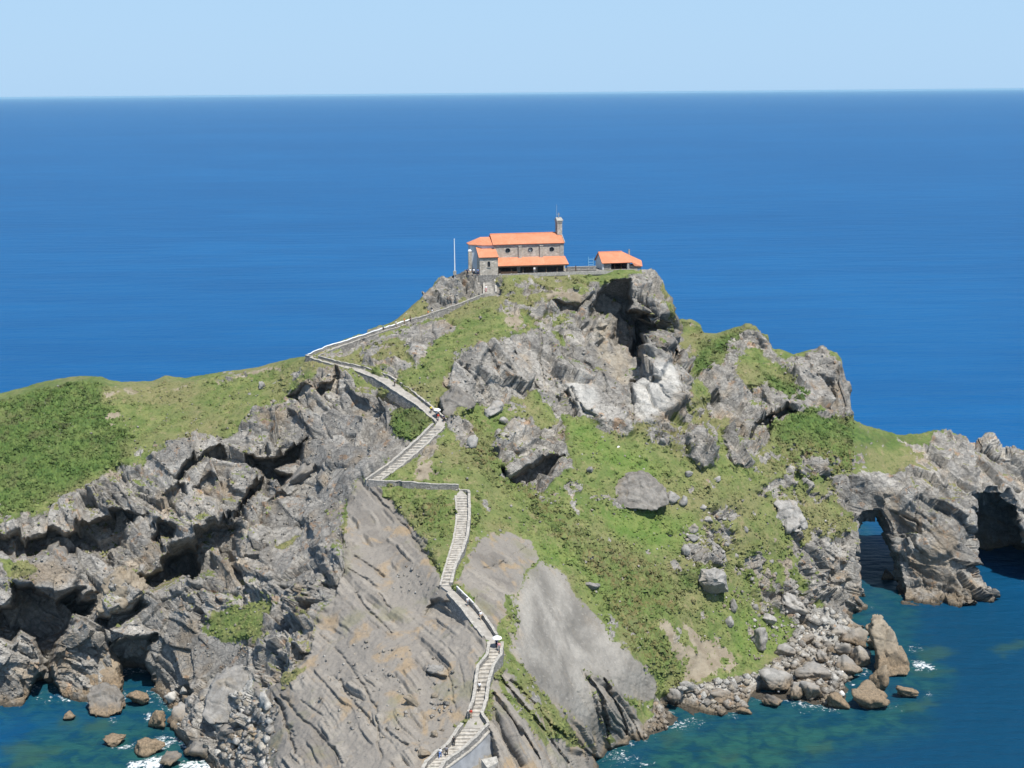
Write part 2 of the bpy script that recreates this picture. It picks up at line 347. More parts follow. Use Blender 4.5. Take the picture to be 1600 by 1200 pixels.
# hollows (negative) and standing blocks (positive): outline, metres along the sight line, edge softness in pixels
RELIEF = [
 ([(275,745),(320,700),(347,692),(350,700),(317,725),(282,747)],-6,4),
 ([(387,712),(427,710),(475,678),(472,700),(470,715),(445,717),(425,725),(450,735),(425,760),(420,772),(407,772),(385,792),(380,785),(407,750),(410,735)],-11,5),
 ([(362,817),(380,785),(385,792),(380,825),(375,862),(340,900),(262,900),(257,875),(305,857),(340,825),(360,807)],-8,8),
 ([(200,820),(228,798),(235,812),(205,830)],-3,4),([(242,820),(282,830),(287,847),(262,840)],-3,4),
 ([(44,826),(80,824),(100,832),(126,822),(167,801),(203,799),(220,805),(197,828),(192,843),(172,855),(163,876),(151,860),(146,857),(119,864),(92,860),(90,855),(67,858),(38,857),(34,843)],-12,5),
 ([(0,837),(33,836),(36,857),(15,868),(0,862),(-60,870),(-60,840)],-9,4),
 ([(255,887),(268,857),(299,853),(310,906),(268,914),(236,918),(230,903),(211,903)],-8,7),
 ([(19,914),(48,914),(56,922),(73,928),(88,937),(107,922),(123,918),(123,935),(144,933),(138,952),(117,956),(107,977),(100,991),(86,1008),(75,1040),(66,1040),(57,1010),(56,998),(33,985),(19,1006),(0,997),(-60,990),(-60,950),(17,949),(21,939)],-15,5),
 ([(151,964),(182,962),(207,949),(222,939),(230,947),(211,956),(192,975),(169,983),(157,974)],-8,5),
 ([(168,1014),(199,995),(244,993),(244,1000),(231,1008),(228,1029),(234,1053),(234,1074),(192,1076),(189,1050),(173,1032)],-11,4),
 ([(71,1040),(79,1037),(87,1066),(92,1085),(37,1108),(50,1069)],-9,4),
 ([(456,1003),(473,1014),(482,1020),(463,1044),(457,1027)],-4,3),
 ([(667,1052),(697,1057),(694,1064),(673,1059)],-1.5,2.5),
 ([(673,938),(691,936),(713,949),(732,961),(727,974),(716,975),(693,970),(665,960)],-2.6,4),
 ([(860,471),(908,474),(920,465),(902,486),(878,490),(860,480)],-4,4),
 ([(929,450),(956,438),(980,444),(986,471),(980,486),(1010,492),(1034,501),(1058,534),(1061,552),(1043,561),(1037,528),(1022,522),(998,552),(989,552),(962,525),(959,507),(941,492),(929,498),(920,495),(926,477)],-15,5),
 ([(929,540),(950,531),(959,534),(938,546)],-2.5,3),([(935,510),(948,508),(941,523)],-2,3),
 ([(1022,558),(1040,556),(1034,567)],-3,3),([(983,591),(998,588),(986,609)],-3,3),([(959,634),(977,642),(971,646)],-2,3),
 ([(783,732),(800,738),(848,717),(878,714),(860,738),(848,750),(836,765),(800,762)],-7,4),
 ([(1169,690),(1180,662),(1229,634),(1243,644),(1208,655),(1197,686),(1176,704)],-9,4),
 ([(1096,648),(1124,627),(1120,612),(1100,625)],-3.5,5),
 ([(448,617),(483,603),(520,600),(525,581),(531,587),(528,605),(504,611),(472,621)],-3.5,3),
 ([(760,715),(776,700),(800,690),(812,705),(790,716)],-2,5),
 ([(497,885),(505,880),(512,900),(500,925),(494,910)],-2,4),
 ([(595,772),(610,778),(665,850),(690,890),(680,890),(640,840)],-1.2,4),
 ([(985,690),(1000,672),(960,690)],-1,4),

 ([(985,548),(1005,502),(1040,518),(1064,545),(1058,566),(1046,575),(1040,545),(1022,536),(1000,562)],-8,4),
 ([(234,835),(258,820),(281,832),(270,851),(250,843)],-6,5),
 ([(250,874),(293,863),(340,835),(375,828),(383,835),(375,874),(340,874),(340,898),(289,906),(234,910),(219,898),(250,886)],-6,7),
 ([(90,952),(148,914),(152,945),(129,976),(78,996),(62,1003),(0,976),(0,953),(39,914),(90,921),(133,914)],-5,5),
 ([(300,760),(330,745),(345,760),(320,778)],-3,4),([(255,770),(285,752),(290,770),(262,790)],-4,4),([(420,790),(440,770),(452,778),(430,800)],-2.5,4),
 ([(100,770),(130,775),(150,765),(140,790),(110,792)],-2.5,4),([(300,960),(330,945),(345,955),(315,975)],-2,4),
 ([(870,620),(890,605),(900,640),(885,650)],-2.5,4),
 ([(1070,640),(1100,625),(1110,650),(1085,665)],-3,5),([(1150,610),(1190,600),(1200,625),(1160,640)],-3,5),([(1260,600),(1300,590),(1310,620),(1275,630)],-2.5,5),
 # blocks
 ([(492,850),(515,832),(540,845),(536,880),(520,905),(496,900)],1.8,4),([(425,1000),(455,965),(478,1000),(455,1035),(420,1050)],1.6,5),
 ([(233,712),(262,690),(330,680),(347,690),(320,700),(275,745),(262,740)],2.2,5),
 ([(448,612),(490,575),(523,572),(525,590),(515,600),(480,602)],2.2,4),
 ([(385,680),(420,680),(427,705),(390,712)],1.6,4),
 ([(421,640),(470,632),(480,665),(455,685),(428,680)],2.0,5),
 ([(355,745),(370,715),(400,725),(408,740),(385,775),(360,760)],2.2,5),
 ([(422,765),(445,740),(470,732),(476,742),(455,770),(435,776)],2.0,4),
 ([(362,872),(395,850),(418,845),(412,868),(385,880)],2.0,4),
 ([(18,910),(25,880),(70,862),(125,865),(128,890),(110,925),(80,932),(50,912)],2.6,6),
 ([(150,945),(175,898),(200,905),(230,925),(205,940),(165,962)],3.0,6),
 ([(690,590),(740,545),(765,545),(740,590),(752,620),(740,628),(715,610)],2.6,4),
 ([(688,622),(712,606),(740,626),(736,640),(706,655),(694,650)],2.0,4),
 ([(772,702),(800,688),(835,680),(838,690),(800,710),(780,718)],2.0,5),
 ([(782,728),(830,705),(850,700),(850,715),(800,738)],1.6,4),
 ([(998,558),(1022,522),(1037,528),(1043,561),(1030,600),(1008,590)],3.5,4),
 ([(930,498),(945,492),(960,520),(955,535),(930,528)],2.4,4),
 ([(915,495),(926,478),(928,498),(905,510),(895,505)],2.0,3),
 ([(880,590),(940,580),(975,600),(985,640),(975,672),(945,668),(905,635)],2.2,8),
 ([(620,526),(650,514),(690,501),(714,500),(718,512),(700,524),(665,535),(640,545)],1.0,5),
 ([(500,850),(520,830),(545,850),(540,890),(520,900),(500,880)],1.6,5),
 ([(915,1050),(930,1054),(985,1165),(955,1170)],2.2,4),
 ([(945,1056),(965,1075),(1012,1150),(1020,1165),(995,1160)],1.2,4),
 ([(1262,556),(1300,556),(1312,570),(1300,590),(1265,580)],2.0,5),
 ([(1066,690),(1085,672),(1100,690),(1118,728),(1100,734),(1076,712)],2.4,4),
 ([(1126,672),(1142,668),(1160,700),(1168,728),(1148,724)],2.4,4),
 ([(1240,720),(1262,708),(1300,715),(1302,738),(1270,745),(1245,738)],2.0,4),
 ([(1430,850),(1470,818),(1500,815),(1505,850),(1450,880)],2.0,6),
 ([(700,1205),(762,1140),(776,1172),(776,1240),(690,1240)],-3.5,5),
 ([(665,1035),(690,1035),(699,1055),(668,1052)],0.8,4),
]
def groove(line, w, d):
    L = [(x - w * .7, y + w * .7) for x, y in line] + [(x + w * .7, y - w * .7) for x, y in line[::-1]]
    RELIEF.append((L, d, 1.6))
for ln, w, d in [([(440,1085),(450,1100),(470,1122),(500,1148),(520,1170),(536,1195)],2.2,-1.1),([(430,1090),(438,1105),(448,1135),(455,1160),(462,1180)],2.6,-1.8),([(436,1092),(446,1120),(458,1150)],1.6,-1.0),
    ([(528,1062),(545,1090),(570,1115),(580,1128)],2.4,-1.0),([(560,1062),(575,1085),(588,1110),(590,1140),(596,1185)],2.0,-.9),([(575,762),(600,790),(640,832),(668,868),(692,900)],2.2,-1.1),([(552,868),(580,885),(600,905)],2.0,-.9),([(545,893),(570,905),(590,920)],1.8,-.8),([(556,925),(580,960),(612,990)],2.0,-.9),
    ([(592,930),(610,955)],1.8,-.8),([(600,1140),(622,1158),(640,1166)],2.0,-.9),([(520,1010),(545,1040),(560,1058)],1.8,-.7),([(470,1095),(500,1118),(515,1140)],1.6,-.7),([(640,820),(668,850)],1.6,-.6),([(700,1050),(706,1080),(712,1110)],1.6,-.7),([(718,1040),(722,1075)],1.4,-.6),
    ([(755,888),(790,880),(826,852)],2.0,-1.0),([(843,520),(848,560),(852,600)],2,-1.2),([(862,540),(866,580),(872,610)],1.8,-1.0),([(800,555),(830,580),(842,604)],2,-1.2),([(896,600),(910,640),(930,655)],2,-1.2),([(985,600),(991,640),(986,668)],2.4,-1.6),([(760,553),(775,580),(800,600)],2,-1.0),([(722,568),(742,590),(750,618)],2,-1.2),([(695,602),(720,618),(740,632)],2,-1.2),([(915,560),(940,590),(955,630)],1.8,-1.0),([(1010,590),(1030,615),(1040,640)],1.6,-.8),([(870,520),(880,560),(900,590)],1.8,-1.0),([(838,905),(880,965),(930,1040)],1.2,-.35),([(860,890),(915,955),(975,1030)],1.2,-.35),
    ([(782,1060),(820,1110),(860,1155),(890,1195)],3,-1.8),([(800,1060),(840,1105),(880,1150),(915,1190)],2.4,-1.4),([(770,1085),(800,1130),(840,1190)],3,-1.8),([(770,1110),(790,1150),(815,1200)],2.4,-1.2),([(860,1130),(900,1165),(950,1200)],3.2,-2.0),([(880,1140),(925,1180),(965,1205)],2.2,-1.2),
    ([(918,1056),(932,1085),(945,1120),(952,1150)],3.4,-2.4),([(942,1062),(960,1098),(978,1150)],3.0,-2.0),([(960,1085),(985,1120),(1003,1158)],2.0,-1.0),([(812,905),(805,960),(818,1020)],1.6,-.5),([(880,1052),(905,1085),(925,1120)],1.4,-.5)]:
    groove(ln, w, d)
SMOOTH = [([(745,1108),(768,1128),(752,1142),(728,1112)],4),  # built ground: paths, stairs, terrace
 ([(712,432),(776,424),(1012,418),(1012,428),(935,430),(885,431),(776,436),(770,460),(752,458),(755,436)],4),
]
SLABS = [  # large unbroken faces
 [(430,700),(500,660),(560,632),(650,640),(640,700),(575,755),(545,800),(515,840),(490,900),(440,930),(395,905),(420,830),(440,760)],
 [(690,590),(740,545),(765,545),(742,590),(755,620),(740,628),(712,612)],[(770,560),(830,530),(860,540),(850,600),(800,612)],
 [(880,590),(960,580),(985,640),(972,675),(905,640)],[(990,590),(1060,580),(1035,645),(1005,662)],
 [(230,712),(262,690),(345,684),(300,725),(262,742)],[(1420,860),(1480,815),(1512,830),(1500,880),(1450,890)],
 [(690,622),(712,606),(742,628),(706,655)],[(610,520),(720,495),(720,530),(650,580),(630,560)],[(230,960),(380,990),(400,1060),(330,1080),(240,1060)],[(0,860),(130,860),(140,930),(0,960)],[(1250,545),(1340,560),(1340,660),(1260,640)],[(1030,1085),(1130,1066),(1235,1000),(1310,965),(1430,980),(1430,1320),(1000,1320)],
]

# ------------------------------------------------------------------ course of the path (tops of its side walls in the photograph)
FLIGHTS = {
 'low':  [(640,1250,656,1250),(652,1222,674,1222),(668,1187,692,1190),(683,1173,712,1175),(700,1162,728,1162),(712,1147,745,1146),(724,1128,761,1130)],
 'mid':  [(734,1111,751,1113),(742,1092,758,1092),(745,1065,761,1066),(749,1038,769,1038),(763,1021,781,1022),(766,1002,783,1001)],
 'turn': [(757,983,775,994),(735,956,757,966),(722,938,742,949),(701,917,713,918)],
 'high': [(689,909,703,909),(696,883,709,884),(703,862,720,860),(710,840,728,834),(714,815,731,811),(714,790,732,790),(713,769,731,769)],
 'land': [(717,759,717,753),(667,757,669,752),(624,753,626,748),(576,750,592,748)],
 'ramp': [(572,750,587,748),(584,741,597,741),(613,720,627,721),(653,684,667,687),(678,659,693,663)],
 'back': [(683,656,697,653),(653,629,667,629),(619,603,640,611),(587,584,608,589),(549,571,571,575),(515,563,528,565),(486,556,497,555)],
 'rise': [(490,556,481,551),(520,542,512,539),(565,527,564,522),(597,515,596,512),(641,501,640,498),(671,492,670,488),(712,478,710,474),(756,461,754,457)],
 'steps':[(757,456,774,459),(757,444,773,444),(757,432,772,432)],
}
RAIL_H = {'low':1.0,'mid':1.0,'turn':1.0,'high':0.9,'land':0.9,'ramp':0.9,'back':0.8,'rise':0.8,'steps':0.4}

def flight_points(name):
    """world points of the left and right edge of the walking surface"""
    h = RAIL_H[name]; out = []
    for lx, ly, rx, ry in FLIGHTS[name]:
        mx, my = (lx + rx) / 2, (ly + ry) / 2
        Y = depth(mx, my); dpx = h * FPX / Y
        Y = depth(mx, my + dpx)
        L = at_y(lx, ly, Y); R = at_y(rx, ry, Y)
        z = (L[2] + R[2]) / 2 - h
        if name == 'turn':
            L[2] -= h; R[2] -= h; L[2] = L[2] * .5 + z * .5; R[2] = R[2] * .5 + z * .5
        else:
            L[2] = z; R[2] = z
        out.append((Vector(L), Vector(R)))
    return out
for k, st in FLIGHTS.items():
    lo = 9 if k in ('rise', 'back', 'land', 'ramp') else 11
    w = 3
    left = [(a[0] - w, a[1] - 1) for a in st]; right = [(a[2] + w, a[3] - 1) for a in st]
    down = [(x, y + lo) for x, y in left], [(x, y + lo) for x, y in right]
    for i in range(len(st) - 1):
        quad = [left[i], left[i + 1], right[i + 1], right[i]]
        quad = np.array(quad, float)
        c = quad.mean(0)
        hull = [tuple(q + (0, lo if q[1] > c[1] else 3)) for q in quad]
        SMOOTH.append((hull, 4))

# ------------------------------------------------------------------ mesh helpers
def mesh_from(name, verts, quads, smooth=True):
    me = bpy.data.meshes.new(name)
    verts = np.ascontiguousarray(verts, dtype=np.float32); quads = np.ascontiguousarray(quads, dtype=np.int32)
    nv, nq = len(verts), len(quads); k = quads.shape[1]
    me.vertices.add(nv); me.vertices.foreach_set('co', verts.ravel())
    me.loops.add(nq * k); me.loops.foreach_set('vertex_index', quads.ravel())
    me.polygons.add(nq)
    me.polygons.foreach_set('loop_start', np.arange(0, nq * k, k, dtype=np.int32))
    me.polygons.foreach_set('loop_total', np.full(nq, k, dtype=np.int32))
    if smooth:
        me.polygons.foreach_set('use_smooth', np.ones(nq, dtype=bool))
    me.update(calc_edges=True)
    return me

def add_attr(me, name, vals):
    a = me.attributes.new(name, 'FLOAT', 'POINT')
    a.data.foreach_set('value', np.ascontiguousarray(vals, dtype=np.float32))

def link(name, me, mat=None, parent=None, kind=None, label=None, cat=None, group=None):
    o = bpy.data.objects.new(name, me); COL.objects.link(o)
    if mat is not None and me is not None and len(me.materials) == 0: me.materials.append(mat)
    if parent is not None: o.parent = parent
    if kind: o['kind'] = kind
    if label: o['label'] = label
    if cat: o['category'] = cat
    if group: o['group'] = group
    return o

def vert_normals(V, Q):
    a = V[Q[:, 0]]; b = V[Q[:, 1]]; c = V[Q[:, 2]]; d = V[Q[:, 3]]
    n = np.cross(c - a, d - b)
    N = np.zeros_like(V)
    for k in range(3):
        acc = np.zeros(len(V))
        for j in range(4):
            acc += np.bincount(Q[:, j], weights=n[:, k], minlength=len(V))
        N[:, k] = acc
    return N / (np.linalg.norm(N, axis=1)[:, None] + 1e-9)

# ------------------------------------------------------------------ cover + relief shared by the islet and the arch
BED = np.array(Euler((0.35, -0.65, 0.25)).to_matrix(), dtype=F32)

def cover(V):
    px, py = to_px(V)
    V32 = V.astype(F32)
    w1 = fbm(V32, 7.0, 4, 0.6, 1.0); w2 = fbm(V32, 7.0, 4, 0.6, 2.0)
    w3 = fbm(V32, 24.0, 2, 0.5, 23)
    wx = px + w1 * 9 + w3 * 7; wy = py + w2 * 8 + w3 * 5
    def union(polys, soft):
        m = np.zeros(len(V), F32)
        for p in polys: m = np.maximum(m, poly_mask(p, wx, wy, soft))
        return m
    C = {}
    rock = union(ROCK, 7) * (1 - union(NOT_ROCK, 6))
    fly = union(FLYSCH, 6)
    nf = union(NOT_FLYSCH, 5)
    bare = union(BARE, 12)
    fly = np.maximum(fly, bare)
    hn = fbm(V32, 4.5, 4, .62, 22)
    half = union(HALF, 14) * (1 - rock); C['half'] = half
    sl = np.zeros(len(V), F32)
    for p in SLABS: sl = np.maximum(sl, poly_mask(p, wx, wy, 22))
    C['slab'] = sl
    rock = np.maximum(rock, union(HALF, 14) * np.clip((hn - .02) / .16, 0, 1))
    C['flysch'] = fly * (1 - nf); C['bare'] = bare
    C['rock'] = rock * (1 - fly)
    C['bare'] = union(BARE, 26); C['tan'] = union(TAN, 10) * np.clip(.80 + fbm(V32, 5, 4, .65, 24) * 1.1, 0, 1); C['white'] = union(WHITE, 8)
    C['bracken'] = union(BRACKEN, 11) * np.clip(.86 + fbm(V32, 7, 3, .6, 25) * .5, .3, 1); C['heath'] = union(HEATH, 16); C['vivid'] = union(VIVID, 16)
    C['px'] = px; C['py'] = py
    sm = np.zeros(len(V), F32)
    for p, s in SMOOTH: sm = np.maximum(sm, poly_mask(p, px, py, s))
    C['smooth'] = sm
    return C

def relief(V, N, C, edge):
    """moves the points: rock blocks, beds, hollows; returns the new points and extra attributes"""
    V32 = V.astype(F32)
    rk = C['rock']; fl = C['flysch']; px, py = C['px'], C['py']
    warp = np.stack([fbm(V32, 16, 3, .5, 3), fbm(V32, 16, 3, .5, 4), fbm(V32, 16, 3, .5, 5)], 1) * 1.5
    Q = (V32 + warp) @ BED.T
    tone = np.zeros(len(V), F32)
    d = np.zeros(len(V), F32)
    m = rk > 0.01
    q = Q[m]
    slab = np.zeros(len(V), F32)
    for p in SLABS: slab = np.maximum(slab, poly_mask(p, px + warp[:, 0] * 4, py + warp[:, 1] * 4, 22))
    calm = (1 - .85 * slab[m]) * (1 - .6 * C['half'][m])
    broken = np.clip(fbm(V32[m], 13, 2, .5, 15) * 1.7 + .38, 0, 1.2) * calm
    o0, r0, e0 = facets(q * np.array([.75, 1.0, 1.4], F32) + 11, 17.0, 1.0, 4)
    o1, r1, e1 = facets(q * np.array([.7, 1.0, 1.5], F32), 7.6, 1.15, 1)
    o2, r2, e2 = facets(q * np.array([.65, 1.0, 1.7], F32) + 3, 3.1, 1.15, 2)
    o3, r3, e3 = facets((V32[m] + warp[m] * .3), 1.15, 1.0, 3)
    rr = o0 * 3.4 * (1 - .4 * C['half'][m]) * (1 - .3 * slab[m]) + o1 * 2.5 * (1 - .55 * slab[m]) * (1 - .6 * C['half'][m]) + o2 * (.45 + .85 * broken) * calm + o3 * .42 * broken
    rr -= np.exp(-(e2 / .05) ** 2) * .28 * broken + np.exp(-(e1 / .028) ** 2) * .55 * np.clip(fbm(V32[m], 9, 2, .5, 16) * 2 + .5, 0, 1)
    # bedding ledges
    lay = np.zeros(int(m.sum()), F32); ltone = lay.copy()
    bz = q[:, 2] + q[:, 0] * .12 + fbm(V32[m], 9, 3, .5, 17) * .9
    for per, a, sd in ((2.3, .55, 5), (.85, .20, 77)):
        k = np.floor(bz / per).astype(np.int64); f = bz / per - k
        h0 = RND[(k * 37 + sd) & 4095]
        lay += a * (h0[:, 0] + (f - .5) * h0[:, 1]) - a * .5 * np.exp(-((f - .03) / .05) ** 2); ltone += h0[:, 2] * .3
    rr += lay * np.clip(.35 + fbm(V32[m], 15, 2, .5, 18) * 1.5, 0, 1) * (1 - .5 * C['half'][m]) * (1 - .4 * slab[m])
    d[m] += rr * rk[m]
    tone[m] = ltone * .5 + r0 * .25 + r1 * .45 + r2 * .35 * calm + r3 * .25 * broken
    mid = fbm(V32, 5.0, 5, .55, 7)
    fine = fbm(V32, 1.1, 3, .6, 8)
    rough_m = np.zeros(len(V), F32); rough_m[m] = broken
    d += rk * (mid * 0.12 + fine * (.03 + .08 * rough_m))
    # dipping beds
    s = (px - py) * 0.082 + fbm(V32, 34, 4, .5, 9) * 1.7 + fbm(V32, 8, 3, .6, 19) * .32 + np.maximum(0, py - 1090) ** 1.4 * 0.004
    bed = np.zeros(len(V), F32); btone = np.zeros(len(V), F32)
    for per, a, sd in ((7.3, .95, 211), (2.7, .62, 0), (1.0, .24, 91), (0.42, .11, 377)):
        k = np.floor(s / per + 100 * sd).astype(np.int64)
        f = s / per + 100 * sd - k
        h0 = RND[(k * 31 + sd) & 4095]
        am = .35 + .65 * np.abs(h0[:, 0])
        bed += a * am * (np.clip(f / .05, 0, 1) * (1 - f) - .4)
        bed -= a * .5 * np.exp(-((f - .02) / .03) ** 2) * (h0[:, 2] > .1)
        btone += h0[:, 3] * (.62 if sd != 377 else .25)
    rough = np.clip(.28 + fbm(V32, 9, 4, .62, 10) * 2.1, .04, 1.5)
    fins = np.zeros(len(V), F32)
    for p in (FLYSCH[2], FLYSCH[3]): fins = np.maximum(fins, poly_mask(p, px, py, 10))
    rough = np.maximum(rough, fins * 1.7) * (1 - .9 * C['bare'] * (1 - fins))
    d += fl * (bed * rough + (mid * .26 + fine * .12) * (1 - .15 * C['bare']))
    # turf
    turf = np.clip(1 - rk - fl, 0, 1)
    clump = np.maximum(0, fine) * .35 + np.maximum(0, fbm(V32, .55, 2, .6, 12)) * .14
    d += turf * (mid * .35 + clump * (.35 + C['bracken'] * 1.2 + C['heath'] * .7) + fbm(V32, 9, 2, .5, 13) * .5)
    keep = (1 - C['smooth'])
    d *= keep * edge
    out = V + N * d[:, None]
    # hollows and blocks along the sight line
    dirs = V - np.array((0, 0, CAM_Z)); dirs /= np.linalg.norm(dirs, axis=1)[:, None]
    jx = px + mid * 3.0 + fine * 1.5; jy = py + fbm(V32, 5.0, 4, .55, 14) * 3.0
    push = np.zeros(len(V), F32)
    for poly, depth_m, soft in RELIEF:
        push += poly_mask(poly, jx, jy, soft) * (-depth_m)
    out += dirs * (push * keep)[:, None]
    out += dirs * (C['smooth'] * 0.55)[:, None]
    C['tone'] = np.clip((tone - .3 * C['slab'] * (px < 660)) * rk + btone * fl * .75 * np.clip(rough, .1, 1), -1, 1)
    C['hollow'] = np.clip(push, -5, 10)
    return out

ATTRS = ('rock', 'flysch', 'bare', 'tan', 'white', 'bracken', 'heath', 'vivid', 'tone')

def finish_cover(C, V, N):
    """ledges: turf creeps onto flat rock, steep turf shows soil"""
    V32 = V.astype(F32)
    n = fbm(V32, 3.0, 4, .6, 20)
    up = N[:, 2]
    ledge = np.clip((up - .76) / .14, 0, 1) * np.clip((n - .05) / .22, 0, 1)
    high = np.clip((V[:, 2] - 9) / 8, 0, 1)
    C['rock'] = C['rock'] * (1 - .85 * ledge * high * (1 - C['white']) * (1 - C['slab']))
    bit = np.clip((fbm(V32, 6.0, 4, .6, 21) - .52) / .12, 0, 1) * np.clip((.86 - up) / .15, 0, 1)
    C['rock'] = np.maximum(C['rock'], bit * (1 - C['flysch']) * (1 - C['bracken']))
    C['rock'] = np.maximum(C['rock'], (np.clip((2.6 - V[:, 2]) / 1.2, 0, 1)) * (1 - C['flysch']))

# ------------------------------------------------------------------ materials
def mat_new(name):
    m = bpy.data.materials.new(name); m.use_nodes = True
    nt = m.node_tree; nt.nodes.clear()
    out = nt.nodes.new('ShaderNodeOutputMaterial'); b = nt.nodes.new('ShaderNodeBsdfPrincipled')
    nt.links.new(b.outputs[0], out.inputs[0])
    return m, nt, b

class NT:
    def __init__(s, nt): s.nt = nt
    def n(s, t, **kw):
        x = s.nt.nodes.new(t)
        for k, v in kw.items(): setattr(x, k, v)
        return x
    def put(s, sock, v):
        if isinstance(v, (int, float)): sock.default_value = v
        elif isinstance(v, tuple): sock.default_value = v if len(v) == 4 or sock.type == 'VECTOR' else (*v, 1)
        else: s.nt.links.new(v, sock)
    def noise(s, scale, detail=4, rough=.55, vec=None, dist=0.0):
        x = s.n('ShaderNodeTexNoise'); x.inputs['Scale'].default_value = scale; x.inputs['Detail'].default_value = detail
        x.inputs['Roughness'].default_value = rough; x.inputs['Distortion'].default_value = dist
        if vec is not None: s.put(x.inputs['Vector'], vec)
        return x.outputs[0]
    def ramp(s, v, a, b, lo=0.0, hi=1.0):
        x = s.n('ShaderNodeMapRange'); x.interpolation_type = 'SMOOTHSTEP'
        s.put(x.inputs[0], v); x.inputs[1].default_value = a; x.inputs[2].default_value = b
        x.inputs[3].default_value = lo; x.inputs[4].default_value = hi
        return x.outputs[0]
    def math(s, op, a, b=0.0, c=None):
        x = s.n('ShaderNodeMath', operation=op); s.put(x.inputs[0], a); s.put(x.inputs[1], b)
        if c is not None: s.put(x.inputs[2], c)
        return x.outputs[0]
    def mix(s, f, a, b, mode='MIX'):
        x = s.n('ShaderNodeMix', data_type='RGBA', blend_type=mode); s.put(x.inputs[0], f); s.put(x.inputs[6], a); s.put(x.inputs[7], b)
        return x.outputs[2]
    def attr(s, name):
        x = s.n('ShaderNodeAttribute', attribute_name=name); return x.outputs['Fac']
    def pos(s): return s.n('ShaderNodeNewGeometry').outputs['Position']
    def mapping(s, vec, scale=(1, 1, 1), rot=(0, 0, 0)):
        x = s.n('ShaderNodeMapping'); s.put(x.inputs[0], vec); x.inputs['Scale'].default_value = scale; x.inputs['Rotation'].default_value = rot
        return x.outputs[0]
    def vor(s, scale, vec, feature='DISTANCE_TO_EDGE'):
        x = s.n('ShaderNodeTexVoronoi', feature=feature); x.inputs['Scale'].default_value = scale; s.put(x.inputs['Vector'], vec)
        return x.outputs['Distance'] if feature != 'F1C' else x.outputs['Color']
    def bump(s, h, strength, dist, normal=None):
        x = s.n('ShaderNodeBump'); x.inputs['Strength'].default_value = strength; x.inputs['Distance'].default_value = dist
        s.put(x.inputs['Height'], h)
        if normal is not None: s.put(x.inputs['Normal'], normal)
        return x.outputs[0]

def limestone(g, P, tone):
    """grey limestone colour and height"""
    a = g.noise(.09, 5, .6, P); b = g.noise(.55, 6, .65, P, .6); c = g.noise(2.6, 5, .7, P); st = g.noise(.5, 5, .6, g.mapping(P, (1.6, 1.6, .28), (0.2, 0.5, 0)), .3)
    col = g.mix(g.ramp(b, .3, .7), (.165, .155, .138), (.325, .306, .270))
    col = g.mix(g.ramp(st, .52, .72, 0, .6), col, (.40, .375, .325))
    col = g.mix(g.ramp(a, .52, .66, 0, .55), col, (.27, .205, .13))
    col = g.mix(g.ramp(c, .60, .80, 0, .38), col, (.125, .118, .105))
    col = g.mix(g.math('MULTIPLY', g.ramp(g.noise(.3, 5, .7, P, .5), .57, .66), .6), col, (.30, .175, .085))
    t = g.math('MULTIPLY_ADD', tone, .36, 1.02)
    col = g.mix(1.0, col, g.n_rgb(t), 'MULTIPLY')
    cr = g.vor(.62, g.mapping(g.vadd(P, b, 1.4), (1, 1, 1.5)))
    cr2 = g.vor(1.9, g.vadd(P, c, .5))
    col = g.mix(g.ramp(cr, .0, .03, .5, 0), col, (.055, .052, .048))
    col = g.mix(g.ramp(cr2, .0, .04, .12, 0), col, (.09, .085, .08))
    h = g.math('ADD', g.math('MULTIPLY', c, .5), g.math('ADD', g.ramp(cr, 0, .12), g.math('MULTIPLY', g.ramp(cr2, 0, .12), .45)))
    return col, h

def n_rgb(self, v):
    x = self.n('ShaderNodeCombineColor'); [self.put(x.inputs[i], v) for i in range(3)]
    return x.outputs[0]
def vadd(self, vec, v, k):
    x = self.n('ShaderNodeVectorMath', operation='ADD'); self.put(x.inputs[0], vec)
    y = self.n('ShaderNodeVectorMath', operation='SCALE'); self.put(y.inputs[0], self.n_rgb(v)); y.inputs[3].default_value = k
    self.nt.links.new(y.outputs[0], x.inputs[1]); return x.outputs[0]
NT.n_rgb = n_rgb; NT.vadd = vadd

